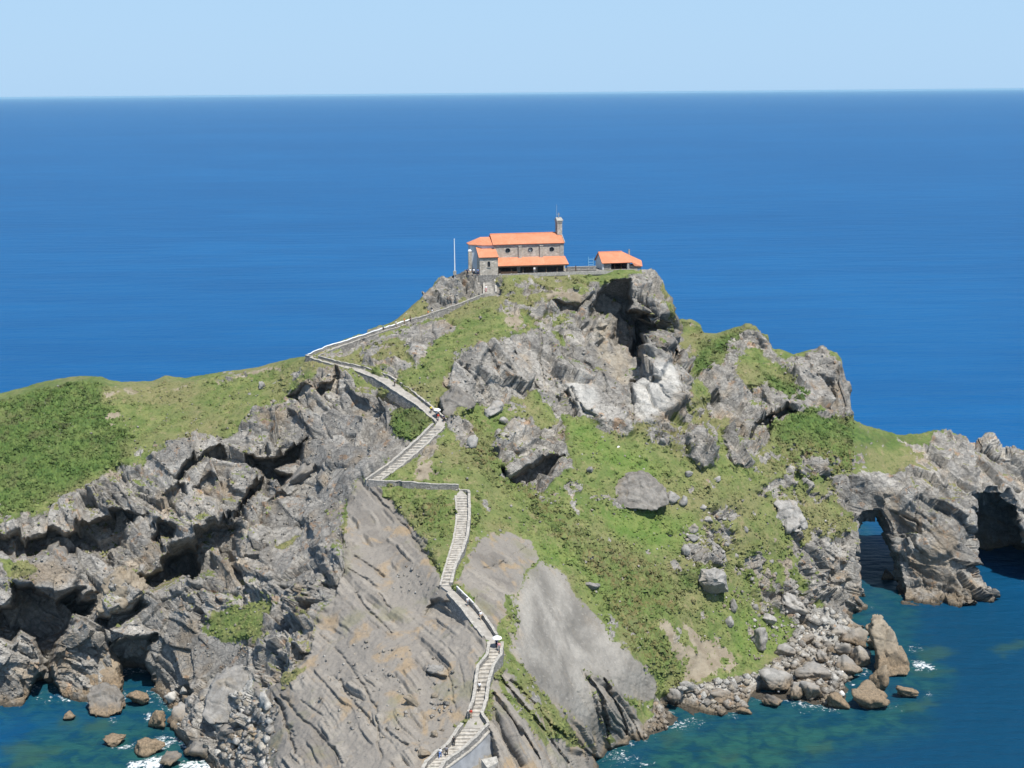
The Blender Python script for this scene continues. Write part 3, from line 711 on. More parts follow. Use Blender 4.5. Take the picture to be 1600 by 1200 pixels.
def island_material():
    m, nt, b = mat_new('islet_ground'); g = NT(nt)
    P = g.pos(); tone = g.attr('tone')
    A = {k: g.attr(k) for k in ATTRS}
    n_f = g.noise(2.2, 5, .65, P); n_m = g.noise(.35, 5, .6, P); n_l = g.noise(.06, 4, .55, P); n_x = g.noise(5.5, 3, .7, P)
    # turf
    gr = g.mix(g.ramp(n_m, .36, .66), (.098, .138, .037), (.166, .184, .064))
    gr = g.mix(g.ramp(n_l, .42, .62, 0, .75), gr, (.185, .168, .080))
    gr = g.mix(g.ramp(g.noise(.9, 5, .7, P, .4), .52, .64, 0, .65), gr, (.060, .088, .024))
    gr = g.mix(g.ramp(g.noise(.5, 5, .7, g.mapping(P, (1, 1, .6), (1, 2, 3))), .56, .66, 0, .7), gr, (.235, .195, .105))
    gr = g.mix(g.ramp(n_f, .5, .72, 0, .75), gr, (.052, .078, .020))
    gr = g.mix(g.ramp(n_x, .60, .74, 0, .55), gr, (.27, .25, .13))
    viv = g.mix(g.ramp(n_m, .4, .65), (.090, .160, .028), (.140, .190, .045))
    viv = g.mix(g.ramp(n_f, .5, .72, 0, .6), viv, (.06, .11, .02))
    gr = g.mix(g.math('MULTIPLY', A['vivid'], .62), gr, viv)
    br = g.mix(g.ramp(g.noise(.8, 5, .65, P), .36, .64), (.050, .092, .022), (.096, .142, .036))
    br = g.mix(g.ramp(g.noise(.16, 4, .6, P), .52, .66, 0, .7), br, (.082, .084, .036))
    br = g.mix(g.ramp(n_f, .54, .74, 0, .6), br, (.040, .070, .020))
    gr = g.mix(A['bracken'], gr, br)
    he = g.mix(g.ramp(g.noise(.9, 5, .7, P), .42, .6), (.070, .118, .034), (.165, .098, .052))
    he = g.mix(g.ramp(g.noise(.22, 4, .6, P), .45, .6, 0, .8), he, (.080, .128, .030))
    gr = g.mix(g.math('MULTIPLY', A['heath'], .45), gr, he)
    gr = g.mix(1.0, gr, g.n_rgb(g.math('MULTIPLY_ADD', g.math('MULTIPLY', tone, g.math('SUBTRACT', 1.0, A['rock'])), .22, 1.0)), 'MULTIPLY')
    # bare soil
    so = g.mix(g.ramp(n_m, .3, .7), (.195, .160, .112), (.285, .245, .180))
    so = g.mix(g.ramp(n_x, .58, .72, 0, .6), so, (.36, .32, .26))
    # beds
    fl = g.mix(g.ramp(tone, -.5, .55), (.165, .150, .130), (.270, .245, .208))
    fl = g.mix(g.ramp(n_m, .45, .7, 0, .6), fl, (.225, .205, .175))
    fl = g.mix(g.ramp(g.noise(.14, 5, .6, g.mapping(P, (1.2, 1, .5), (0, .7, .5)), .4), .54, .66, 0, .8), fl, (.290, .215, .130))
    fl = g.mix(g.ramp(n_f, .52, .74, 0, .6), fl, (.085, .078, .070))
    fl = g.mix(g.ramp(n_x, .62, .74, 0, .5), fl, (.33, .30, .25))
    fl = g.mix(g.ramp(g.noise(.11, 5, .6, P), .55, .65, 0, .35), fl, (.16, .16, .07))
    ba = g.mix(g.ramp(g.noise(.09, 5, .6, g.mapping(P, (1, .5, .7), (0, 0, .3)), .5), .36, .62), (.155, .145, .126), (.300, .281, .245))
    ba = g.mix(g.ramp(n_f, .5, .75, 0, .5), ba, (.15, .142, .125))
    ba = g.mix(g.ramp(g.noise(.35, 6, .7, g.mapping(P, (1.4, .5, .5), (0, .6, .4)), .6), .52, .68, 0, .6), ba, (.17, .155, .13))
    ba = g.mix(g.ramp(n_x, .58, .74, 0, .5), ba, (.13, .122, .105))
    ba = g.mix(g.ramp(g.noise(1.2, 6, .75, P, .4), .56, .68, 0, .5), ba, (.40, .38, .335))
    fl = g.mix(A['bare'], fl, ba)
    li, lh = limestone(g, P, tone)
    wh = g.mix(g.ramp(n_m, .35, .7), (.34, .33, .30), (.52, .50, .45))
    li = g.mix(g.math('MULTIPLY', A['white'], g.ramp(n_f, .25, .5, .3, .95)), li, wh)
    lt = g.mix(g.ramp(n_m, .3, .7), (.28, .235, .165), (.40, .345, .255))
    li = g.mix(g.math('MULTIPLY', A['tan'], .55), li, lt)
    edge = g.math('ADD', g.math('SUBTRACT', n_f, .5), .0)
    f_rock = g.ramp(g.math('ADD', A['rock'], g.math('MULTIPLY', edge, .9)), .40, .60)
    f_fly = g.ramp(g.math('ADD', A['flysch'], g.math('MULTIPLY', edge, .9)), .40, .60)
    col = g.mix(g.ramp(g.math('ADD', A['tan'], edge), .4, .6), gr, so)
    col = g.mix(f_fly, col, fl)
    col = g.mix(f_rock, col, li)
    # sea-stained band just above the water
    z = g.n('ShaderNodeSeparateXYZ'); nt.links.new(P, z.inputs[0]); z = z.outputs[2]
    zz = g.math('ADD', z, g.math('MULTIPLY', g.math('SUBTRACT', n_m, .5), -6.0))
    oc = g.mix(g.ramp(n_f, .35, .65), (.115, .088, .057), (.225, .170, .108))
    col = g.mix(g.ramp(zz, .4, 2.6, .8, 0), col, oc)
    col = g.mix(g.ramp(z, .2, .9, .8, 0), col, (.035, .032, .025))
    nt.links.new(col, b.inputs['Base Color'])
    b.inputs['Roughness'].default_value = .92; b.inputs['Specular IOR Level'].default_value = .25
    rk = g.math('MAXIMUM', f_rock, f_fly)
    h = g.mix(f_rock, g.n_rgb(g.math('ADD', n_f, g.math('MULTIPLY', n_x, .6))), g.n_rgb(lh))
    bb = g.bump(h, .7, .20)
    nt.links.new(bb, b.inputs['Normal'])
    return m
M_ISLE = island_material()

# ------------------------------------------------------------------ the islet
def build_islet():
    xs = np.concatenate([np.linspace(-250, -4, 90, endpoint=False), np.arange(-4, 1240, 1.45), np.arange(1240, 1331.2, 1.2), np.linspace(1332.6, 1425, 50)])
    nf, nb = 700, 60
    sky = np.interp(xs, SKY[:, 0], SKY[:, 1]); flat = np.interp(xs, FLAT[:, 0], FLAT[:, 1])
    # jagged rock skylines
    t = np.linspace(0, 1, nf)
    bot = 1318.0
    # rows follow the frame: fewer below it
    tt = np.interp(t, [0, .07, 1], [0, (bot - 1215) / (bot - 560), 1])
    PY = bot + (sky[None, :] - bot) * tt[:, None]
    PX = np.broadcast_to(xs[None, :], PY.shape)
    front = at_y(PX, PY, depth(PX, PY))
    # back: over the crest and down to the sea behind
    s = np.linspace(0, 1, nb + 1)[1:]
    top = front[-1]
    run = flat[None, :] * np.clip(s / .4, 0, 1)[:, None] + np.clip((s - .4) / .6, 0, 1)[:, None] * 42
    drop = np.clip((s - .38) / .62, 0, 1)[:, None] ** 1.25
    drop = drop + 0.02 * np.sin(np.clip(s / .4, 0, 1) * 3.14)[:, None] * 0
    Yb = top[None, :, 1] + run
    back = np.stack([top[None, :, 0] * Yb / top[None, :, 1], Yb, top[None, :, 2] * (1 - drop) - 8 * drop], -1)
    # below the frame the ridge runs down into the sea
    ns = 18; q = np.linspace(1, 0, ns, endpoint=False)[:, None]; b0 = front[0][None]
    Ys = b0[..., 1] - 17 * q
    skirt = np.stack([b0[..., 0] * Ys / b0[..., 1], Ys, np.where(b0[..., 2] > -8, b0[..., 2] + (-9 - b0[..., 2]) * q ** 1.3, b0[..., 2])], -1)
    V = np.concatenate([skirt, front, back], 0); nr, ncol = V.shape[:2]
    V = V.reshape(-1, 3)
    idx = np.arange(nr * ncol).reshape(nr, ncol)
    Q = np.stack([idx[:-1, :-1], idx[:-1, 1:], idx[1:, 1:], idx[1:, :-1]], -1).reshape(-1, 4)
    N = vert_normals(V, Q)
    # smoothed normals for the big moves
    C = cover(V)
    row = np.repeat(np.arange(nr), ncol) - ns
    below = np.clip((V[:, 2] + 1.0) / 4, .12, 1)
    edge = (np.clip(.55 + (nf - 1 - row) / 40.0, .55, 1)) * below
    W = relief(V, N, C, edge.astype(F32))
    N2 = vert_normals(W, Q)
    finish_cover(C, W, N2)
    gap = (xs[:-1] < 1332.3) & (xs[1:] >= 1332.3)
    Q = Q[~np.tile(gap, nr - 1)]
    me = mesh_from('terrain', W, Q, False)
    for k in ATTRS: add_attr(me, k, C[k])
    o = link('terrain', me, M_ISLE, kind='structure', label='steep rocky green islet with cliffs, turf slopes and bare grey beds', cat='islet')
    return W, N2, C, (ns + nf) * ncol
W_V, W_N, W_C, N_FRONT = build_islet()

# ------------------------------------------------------------------ the sea arch
ARCH = [(1280,700),(1331,657),(1350,664),(1380,672),(1402,681),(1430,681),(1445,676),(1470,675),(1490,677),(1510,684),(1528,696),(1538,686),(1550,686),(1560,700),(1576,708),(1590,703),(1600,706),(1680,722),(1762,765),(1785,1010),(1655,1010),(1648,930),(1640,870),(1606,838),(1594,812),(1588,792),(1570,773),(1545,768),(1522,774),(1516,792),(1518,830),(1521,880),(1529,930),(1532,968),(1470,975),(1412,968),(1409,945),(1413,922),(1407,888),(1398,850),(1388,820),(1376,800),(1352,800),(1342,826),(1344,880),(1347,930),(1350,958),(1352,990),(1280,990)]
CAVE_BACK = [(1470,770),(1560,740),(1790,745),(1790,935),(1470,935)]

def slab_solid(poly, step, thick, nk, front_fn, lean=0.0):
    P = np.array(poly, float)
    gx = np.arange(P[:, 0].min(), P[:, 0].max() + step, step); gy = np.arange(P[:, 1].min(), P[:, 1].max() + step, step)
    X, Y = np.meshgrid(gx, gy)
    cx = (X[:-1, :-1] + step / 2); cy = (Y[:-1, :-1] + step / 2)
    ins = sdist(poly, cx.ravel(), cy.ravel()).reshape(cx.shape) > 0
    ny, nx = X.shape
    fr = at_y(X, Y, front_fn(X, Y))
    idx = np.arange(ny * nx).reshape(ny, nx)
    layers = [fr.reshape(-1, 3)]
    for k in range(1, nk + 1):
        L = fr.reshape(-1, 3).copy(); dy = thick * k / nk
        L[:, 0] *= (L[:, 1] + dy * .35) / L[:, 1]
        L[:, 1] += dy
        L[:, 2] -= lean * (k / nk) ** 2 * np.clip(L[:, 2] / 30, 0, 1.5)
        layers.append(L)
    n = ny * nx
    V = np.concatenate(layers)
    quads = []
    j, i = np.nonzero(ins)
    q = np.stack([idx[j, i], idx[j + 1, i], idx[j + 1, i + 1], idx[j, i + 1]], -1)
    quads.append(q); quads.append(q[:, ::-1] + n * nk)
    pad = np.pad(ins, 1)
    c = pad[1:-1, 1:-1]
    for dj, di, a, bb in ((0, -1, (0, 0), (1, 0)), (0, 1, (1, 1), (0, 1)), (-1, 0, (0, 1), (0, 0)), (1, 0, (1, 0), (1, 1))):
        nb = pad[1 + dj:pad.shape[0] - 1 + dj, 1 + di:pad.shape[1] - 1 + di]
        j, i = np.nonzero(c & ~nb)
        va = idx[j + a[0], i + a[1]]; vb = idx[j + bb[0], i + bb[1]]
        for k in range(nk):
            quads.append(np.stack([va + n * k, va + n * (k + 1), vb + n * (k + 1), vb + n * k], -1))
    Q = np.concatenate(quads)
    used = np.unique(Q); remap = np.full(len(V), -1, np.int64); remap[used] = np.arange(len(used))
    return V[used], remap[Q]

def soften(V, Q, it):
    E = np.concatenate([Q[:, [0, 1]], Q[:, [1, 2]], Q[:, [2, 3]], Q[:, [3, 0]]])
    for _ in range(it):
        acc = np.zeros_like(V); cnt = np.bincount(E[:, 0], minlength=len(V)) + np.bincount(E[:, 1], minlength=len(V))
        for k in range(3):
            acc[:, k] = np.bincount(E[:, 0], weights=V[E[:, 1], k], minlength=len(V)) + np.bincount(E[:, 1], weights=V[E[:, 0], k], minlength=len(V))
        V = V * .4 + .6 * acc / cnt[:, None]
    return V

def build_arch():
    V1, Q1 = slab_solid(ARCH, 1.5, 11.0, 22, lambda x, y: depth(x, y) + np.clip((1329 - x) / 30, 0, 1) * 1.0, 8)
    V2, Q2 = slab_solid(CAVE_BACK, 3.0, 6.0, 4, lambda x, y: 366 + (905 - y) * .02, 0)
    V1 = soften(V1, Q1, 6)
    V = np.concatenate([V1, V2]); Q = np.concatenate([Q1, Q2 + len(V1)])
    N = vert_normals(V, Q)
    C = cover(V)
    # hidden sides are rock too
    W = relief(V, N, C, (.95 - .55 * poly_mask([(1335,790),(1395,790),(1425,900),(1425,960),(1335,975)], C['px'], C['py'], 14)).astype(F32))
    N2 = vert_normals(W, Q)
    side = np.clip((.55 - N2[:, 2]) / .2, 0, 1)
    C['rock'] = np.maximum(C['rock'], side.astype(F32))
    finish_cover(C, W, N2)
    me = mesh_from('sea_arch', W, Q, False)
    for k in ATTRS: add_attr(me, k, C[k])
    link('sea_arch', me, M_ISLE, kind='structure', label='grey limestone sea arch with two openings standing in dark water', cat='sea arch')
build_arch()

# ------------------------------------------------------------------ the sea
SHALLOW = [  # outline, strength, softness
 ([(985,1200),(1030,1150),(1150,1118),(1260,1110),(1330,1112),(1420,1095),(1440,1130),(1330,1160),(1250,1200),(1250,1330),(940,1330)],.9,45),
 ([(1000,1180),(1060,1140),(1160,1120),(1230,1135),(1200,1200),(1010,1230)],.5,25),
 ([(60,1140),(160,1120),(250,1110),(300,1150),(330,1200),(330,1330),(-60,1330),(0,1180)],.8,40),
 ([(170,1080),(240,1085),(280,1110),(250,1150),(180,1130)],.6,20),
 ([(1400,990),(1440,1010),(1470,1040),(1480,1080),(1430,1100),(1390,1040)],.6,25),
 ([(1340,940),(1370,955),(1360,985),(1335,975)],.5,15),
]
REEF = [
 [(25,1170),(70,1168),(75,1185),(40,1200),(12,1200)],[(70,1168),(100,1168),(95,1178),(72,1180)],[(0,1165),(40,1160),(60,1170),(10,1178)],
 [(130,1130),(160,1122),(175,1130),(160,1142),(130,1142)],[(92,1120),(122,1122),(118,1135),(95,1138)],
 [(1550,1015),(1575,1003),(1600,1000),(1600,1010),(1570,1025)],[(1120,1180),(1150,1175),(1150,1190),(1125,1195)],[(1400,1105),(1450,1090),(1470,1100),(1420,1115)],[(1425,1020),(1470,1010),(1500,1020),(1450,1035)],
 [(1260,1165),(1300,1160),(1300,1175),(1270,1178)],[(1030,1150),(1060,1140),(1070,1148),(1040,1165)],[(1405,1040),(1450,1050),(1490,1045),(1450,1060)],
]
FOAM = [
 ([(88,1090),(130,1090),(132,1097),(95,1098)],.8,4),([(178,1078),(200,1078),(204,1100),(190,1102),(184,1090)],.7,6),([(160,1118),(180,1118),(182,1130),(168,1132)],.6,5),
 ([(178,1165),(210,1162),(208,1172),(180,1172)],.9,4),([(200,1188),(235,1180),(258,1172),(262,1186),(250,1202),(190,1210)],1.0,6),([(240,1150),(285,1148),(290,1160),(255,1172),(240,1162)],.9,6),
 ([(270,1190),(330,1180),(335,1205),(280,1215)],1.0,6),([(300,1135),(330,1128),(345,1140),(325,1160),(300,1150)],.8,5),([(225,1115),(238,1108),(240,1124),(228,1132)],.9,4),([(232,1085),(250,1085),(250,1095),(236,1098)],.8,4),
 ([(105,1110),(130,1108),(124,1126),(88,1120)],.35,6),
 ([(1412,1008),(1445,1008),(1446,1018),(1415,1018)],.8,4),([(1420,1030),(1450,1032),(1455,1048),(1430,1050)],.95,6),([(1355,1045),(1375,1048),(1370,1062),(1350,1058)],.6,5),([(1385,1100),(1400,1098),(1400,1108),(1385,1108)],.7,4),([(1370,1060),(1400,1068),(1400,1080),(1375,1078)],.45,6),
 ([(930,1175),(965,1172),(1010,1180),(1000,1196),(960,1200),(935,1190)],.6,7),([(995,1190),(1020,1188),(1015,1200),(995,1200)],.8,5),
 ([(1345,942),(1375,944),(1385,950),(1350,952)],.5,4),([(1515,935),(1545,936),(1548,944),(1520,945)],.5,4),([(1575,908),(1605,906),(1605,914),(1580,914)],.5,4),([(1410,945),(1440,948),(1480,950),(1475,954),(1415,952)],.3,3),([(1440,1082),(1462,1084),(1460,1092),(1440,1092)],.6,4),
]
def build_sea():
    def axis(lo, hi, step, far_lo, far_hi, g=1.32):
        a = list(np.arange(lo, hi + 1e-6, step)); s = step
        x = hi
        while x < far_hi: s *= g; x += s; a.append(min(x, far_hi))
        x = lo; s = step; b = []
        while x > far_lo: s *= g; x -= s; b.append(max(x, far_lo))
        return np.array(b[::-1] + a)
    xs = axis(-110, 130, .6, -110000, 110000); ys = axis(205, 355, .6, -110000, 110000)
    X, Y = np.meshgrid(xs, ys)
    V = np.stack([X, Y, np.zeros_like(X)], -1).reshape(-1, 3)
    near = (np.abs(V[:, 0]) < 240) & (V[:, 1] > 150) & (V[:, 1] < 420)
    px = np.full(len(V), -9e3); py = px.copy()
    px[near], py[near] = to_px(V[near])
    V32 = V.astype(F32)
    nz = np.zeros(len(V), F32); nz2 = nz.copy()
    nz[near] = fbm(V32[near], 9, 4, .6, 30); nz2[near] = fbm(V32[near], 2.2, 4, .65, 31)
    sh = np.zeros(len(V), F32)
    for p, s, soft in SHALLOW: sh = np.maximum(sh, poly_mask(p, px + nz * 10, py + nz2 * 3 - nz * 8, soft) * s)
    rf = np.zeros(len(V), F32)
    for p in REEF: rf = np.maximum(rf, poly_mask(p, px + nz * 8, py + nz2 * 4, 6))
    fo = np.zeros(len(V), F32)
    for p, s, soft in FOAM: fo = np.maximum(fo, poly_mask(p, px + nz * 9 + nz2 * 5, py + nz2 * 5, soft * 1.6) * s)
    # depth of the rock under the water, from the islet itself
    ny, nx = X.shape
    i = np.searchsorted(xs, W_V[:, 0]).clip(1, nx - 1); j = np.searchsorted(ys, W_V[:, 1]).clip(1, ny - 1)
    zb = np.full((ny, nx), -30.0); ok = (W_V[:, 2] > -12)
    np.maximum.at(zb, (j[ok], i[ok]), W_V[ok, 2])
    def spread(a, k, fn):
        for _ in range(k):
            b = a.copy()
            b[1:] = fn(b[1:], a[:-1]); b[:-1] = fn(b[:-1], a[1:]); b[:, 1:] = fn(b[:, 1:], a[:, :-1]); b[:, :-1] = fn(b[:, :-1], a[:, 1:]); a = b
        return a
    zb = spread(zb, 2, np.maximum)
    wet = np.clip((zb + 1.4) / 1.4, 0, 1)
    for _ in range(3):
        w0 = wet.copy(); w0[1:-1, 1:-1] = (wet[1:-1, 1:-1] + wet[:-2, 1:-1] + wet[2:, 1:-1] + wet[1:-1, :-2] + wet[1:-1, 2:]) / 5; wet = w0
    shal = np.clip((zb + 5.5) / 5.5, 0, 1)
    for _ in range(10):
        w0 = shal.copy(); w0[1:-1, 1:-1] = (shal[1:-1, 1:-1] + shal[:-2, 1:-1] + shal[2:, 1:-1] + shal[1:-1, :-2] + shal[1:-1, 2:]) / 5; shal = w0
    wetf = wet.ravel().astype(F32); 
    fo = np.maximum(fo, np.clip(wetf * 1.1 - .15, 0, 1) * np.clip(nz * 1.3 + .25, 0, .7) * near)
    sh = np.maximum(sh, shal.ravel().astype(F32) * .6 * near)

    idx = np.arange(ny * nx).reshape(ny, nx)
    Q = np.stack([idx[:-1, :-1], idx[:-1, 1:], idx[1:, 1:], idx[1:, :-1]], -1).reshape(-1, 4)
    V[:, 2] = np.where(near, nz2 * .10 + nz * .05, 0)
    me = mesh_from('sea', V, Q)
    add_attr(me, 'shallow', sh); add_attr(me, 'reef', rf * .55); add_attr(me, 'foam', fo)
    m, nt, b = mat_new('sea_water'); g = NT(nt); P = g.pos()
    sw = g.noise(.02, 5, .6, g.mapping(P, (.35, 1, 1))); lo = g.noise(.0016, 5, .6, g.mapping(P, (.4, 1, 1)))
    col = g.mix(g.ramp(lo, .35, .65), (.0027, .076, .208), (.0044, .091, .238))
    col = g.mix(g.ramp(sw, .35, .65, 0, .45), col, (.0026, .061, .178))
    col = g.mix(g.ramp(g.noise(.09, 6, .7, g.mapping(P, (.45, 1.3, 1))), .5, .75, 0, .35), col, (.008, .104, .270))
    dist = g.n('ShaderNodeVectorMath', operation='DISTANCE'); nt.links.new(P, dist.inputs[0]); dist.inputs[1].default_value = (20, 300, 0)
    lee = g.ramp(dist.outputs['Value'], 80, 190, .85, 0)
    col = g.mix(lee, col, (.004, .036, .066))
    n1 = g.noise(.22, 5, .65, P, .6); n2 = g.noise(1.1, 6, .75, P, .5)
    shc = g.mix(g.ramp(n1, .36, .62), (.006, .040, .047), (.019, .080, .064))
    col = g.mix(g.math('MULTIPLY', g.attr('shallow'), g.ramp(n1, .25, .55, .55, 1)), col, shc)
    col = g.mix(g.attr('reef'), col, (.030, .075, .052))
    ff = g.ramp(g.math('ADD', g.attr('foam'), g.math('MULTIPLY', g.math('SUBTRACT', n2, .56), 3.2)), .45, .95)
    ff = g.math('MULTIPLY', ff, g.ramp(g.attr('foam'), .02, .2))
    col = g.mix(ff, col, (.62, .65, .65))
    nt.links.new(col, b.inputs['Base Color'])
    b.inputs['IOR'].default_value = 1.33
    b.inputs['Specular IOR Level'].default_value = .06
    nt.links.new(g.mix(ff, g.n_rgb(.38), g.n_rgb(.9)), b.inputs['Roughness'])
    w1 = g.noise(.28, 4, .6, g.mapping(P, (.55, 1.5, 1), (0, 0, .12))); w2 = g.noise(.05, 3, .5, g.mapping(P, (.4, 1.6, 1), (0, 0, -.1)))
    h = g.math('ADD', w1, g.math('MULTIPLY', w2, 2.2))
    nt.links.new(g.bump(h, .62, 1.0), b.inputs['Normal'])
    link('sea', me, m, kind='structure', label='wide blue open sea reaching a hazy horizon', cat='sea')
build_sea()

# ------------------------------------------------------------------ sea air
def build_haze():
    bm = bmesh.new(); bmesh.ops.create_cube(bm, size=1.0)
    for v in bm.verts: v.co = Vector((v.co.x * 221000, v.co.y * 221000, -12.0 if v.co.z < 0 else 125.0))
    me = bpy.data.meshes.new('haze'); bm.to_mesh(me); bm.free()
    m = bpy.data.materials.new('haze'); m.use_nodes = True; nt = m.node_tree; nt.nodes.clear()
    o = nt.nodes.new('ShaderNodeOutputMaterial'); v = nt.nodes.new('ShaderNodeVolumePrincipled')
    v.inputs['Color'].default_value = (.44, .76, 1.0, 1); v.inputs['Density'].default_value = HAZE; v.inputs['Anisotropy'].default_value = .0
    nt.links.new(v.outputs[0], o.inputs['Volume'])
    link('haze', me, m, kind='stuff', label='thin pale sea haze over the water', cat='haze')
HAZE = 1.6e-5
build_haze()

# ------------------------------------------------------------------ simple materials for built things
def plain(name, col, var=.12, scale=1.5, rough=.85, bump=0.0, spec=.3):
    m, nt, b = mat_new(name); g = NT(nt); P = g.pos()
    n = g.noise(scale, 5, .65, P)
    dark = tuple(c * (1 - var) for c in col); lite = tuple(min(1, c * (1 + var)) for c in col)
    c = g.mix(g.ramp(n, .3, .7), dark, lite)
    nt.links.new(c, b.inputs['Base Color']); b.inputs['Roughness'].default_value = rough
    b.inputs['Specular IOR Level'].default_value = spec
    if bump: nt.links.new(g.bump(g.noise(scale * 4, 3, .6, P), .6, bump), b.inputs['Normal'])
    return m

def masonry(name, base, alt, joint, scale):
    m, nt, b = mat_new(name); g = NT(nt); P = g.pos()
    v = g.mapping(P, (1, 1, 1.5))
    v = g.vadd(v, g.noise(.9, 3, .6, P), .25)
    x = g.n('ShaderNodeTexVoronoi'); x.inputs['Scale'].default_value = scale; g.put(x.inputs['Vector'], v)
    sep = g.n('ShaderNodeSeparateColor'); nt.links.new(x.outputs['Color'], sep.inputs[0])
    e = g.vor(scale, v)
    c = g.mix(sep.outputs[0], base, alt)
    c = g.mix(g.ramp(sep.outputs[1], .7, .9, 0, .6), c, tuple(min(1, q * 1.35) for q in alt))
    c = g.mix(g.ramp(g.noise(.6, 4, .6, P), .45, .7, 0, .45), c, tuple(q * .55 for q in base))
    c = g.mix(g.ramp(e, .02, .08, .75, 0), c, joint)
    nt.links.new(c, b.inputs['Base Color']); b.inputs['Roughness'].default_value = .9; b.inputs['Specular IOR Level'].default_value = .2
    nt.links.new(g.bump(g.ramp(e, 0, .14), .8, .06), b.inputs['Normal'])
    return m

def tile_material():
    m, nt, b = mat_new('roof_tile'); g = NT(nt)
    tc = g.n('ShaderNodeTexCoord').outputs['UV']; P = g.pos()
    br = g.n('ShaderNodeTexBrick'); g.put(br.inputs['Vector'], tc)
    br.inputs['Scale'].default_value = 1.0; br.inputs['Brick Width'].default_value = .24; br.inputs['Row Height'].default_value = .36; br.inputs['Mortar Size'].default_value = .022
    br.inputs['Color1'].default_value = (.51, .192, .098, 1); br.inputs['Color2'].default_value = (.58, .238, .128, 1); br.inputs['Mortar'].default_value = (.36, .12, .06, 1)
    c = g.mix(g.ramp(g.noise(.35, 4, .6, P), .4, .7, 0, .4), br.outputs[0], (.64, .28, .17))
    c = g.mix(g.ramp(g.noise(1.1, 5, .7, P), .55, .72, 0, .55), c, (.42, .145, .075))
    c = g.mix(g.ramp(g.noise(2.2, 4, .7, g.mapping(P, (1, 1, .3))), .55, .7, 0, .5), c, (.68, .36, .24))
    nt.links.new(c, b.inputs['Base Color']); b.inputs['Roughness'].default_value = .85; b.inputs['Specular IOR Level'].default_value = .25
    nt.links.new(g.bump(br.outputs['Fac'], -.6, .05), b.inputs['Normal'])
    return m
M_WALL = masonry('rubble_wall', (.20, .19, .17), (.33, .31, .28), (.10, .095, .085), 2.6)
M_CHURCH = masonry('church_stone', (.37, .32, .25), (.50, .445, .365), (.44, .41, .36), 1.9)
M_TILE = tile_material()
M_STEP = plain('step_stone', (.37, .345, .30), .34, 1.3, .9, .02)
M_PATH = plain('path_concrete', (.30, .28, .245), .22, .7, .9, .02)
M_COPE = plain('coping_stone', (.33, .31, .27), .3, 2.2, .9, .03)
M_CONC = plain('grey_concrete', (.24, .25, .26), .22, .45, .9, .01)
M_WHITE = plain('white_paint', (.80, .80, .78), .05, 1.0, .6)
M_PLASTER = plain('pale_render', (.58, .60, .60), .12, .8, .85)
M_WOOD = plain('dark_timber', (.075, .045, .028), .3, 2.0, .8)
M_SHADE = plain('interior_shade', (.055, .050, .045), .3, 1.0, .9)  # near-black colour standing in for the shade under porch and shelter roofs
M_GLASS, _nt, _b = mat_new('window_glass'); _b.inputs['Base Color'].default_value = (.03, .035, .04, 1); _b.inputs['Roughness'].default_value = .08
M_METAL = plain('grey_metal', (.42, .43, .44), .1, 2, .45, 0, .5)
M_BLUE = plain('blue_frame_paint', (.22, .42, .55), .1, 2, .5)
M_BRONZE = plain('bronze', (.10, .085, .05), .2, 3, .5)

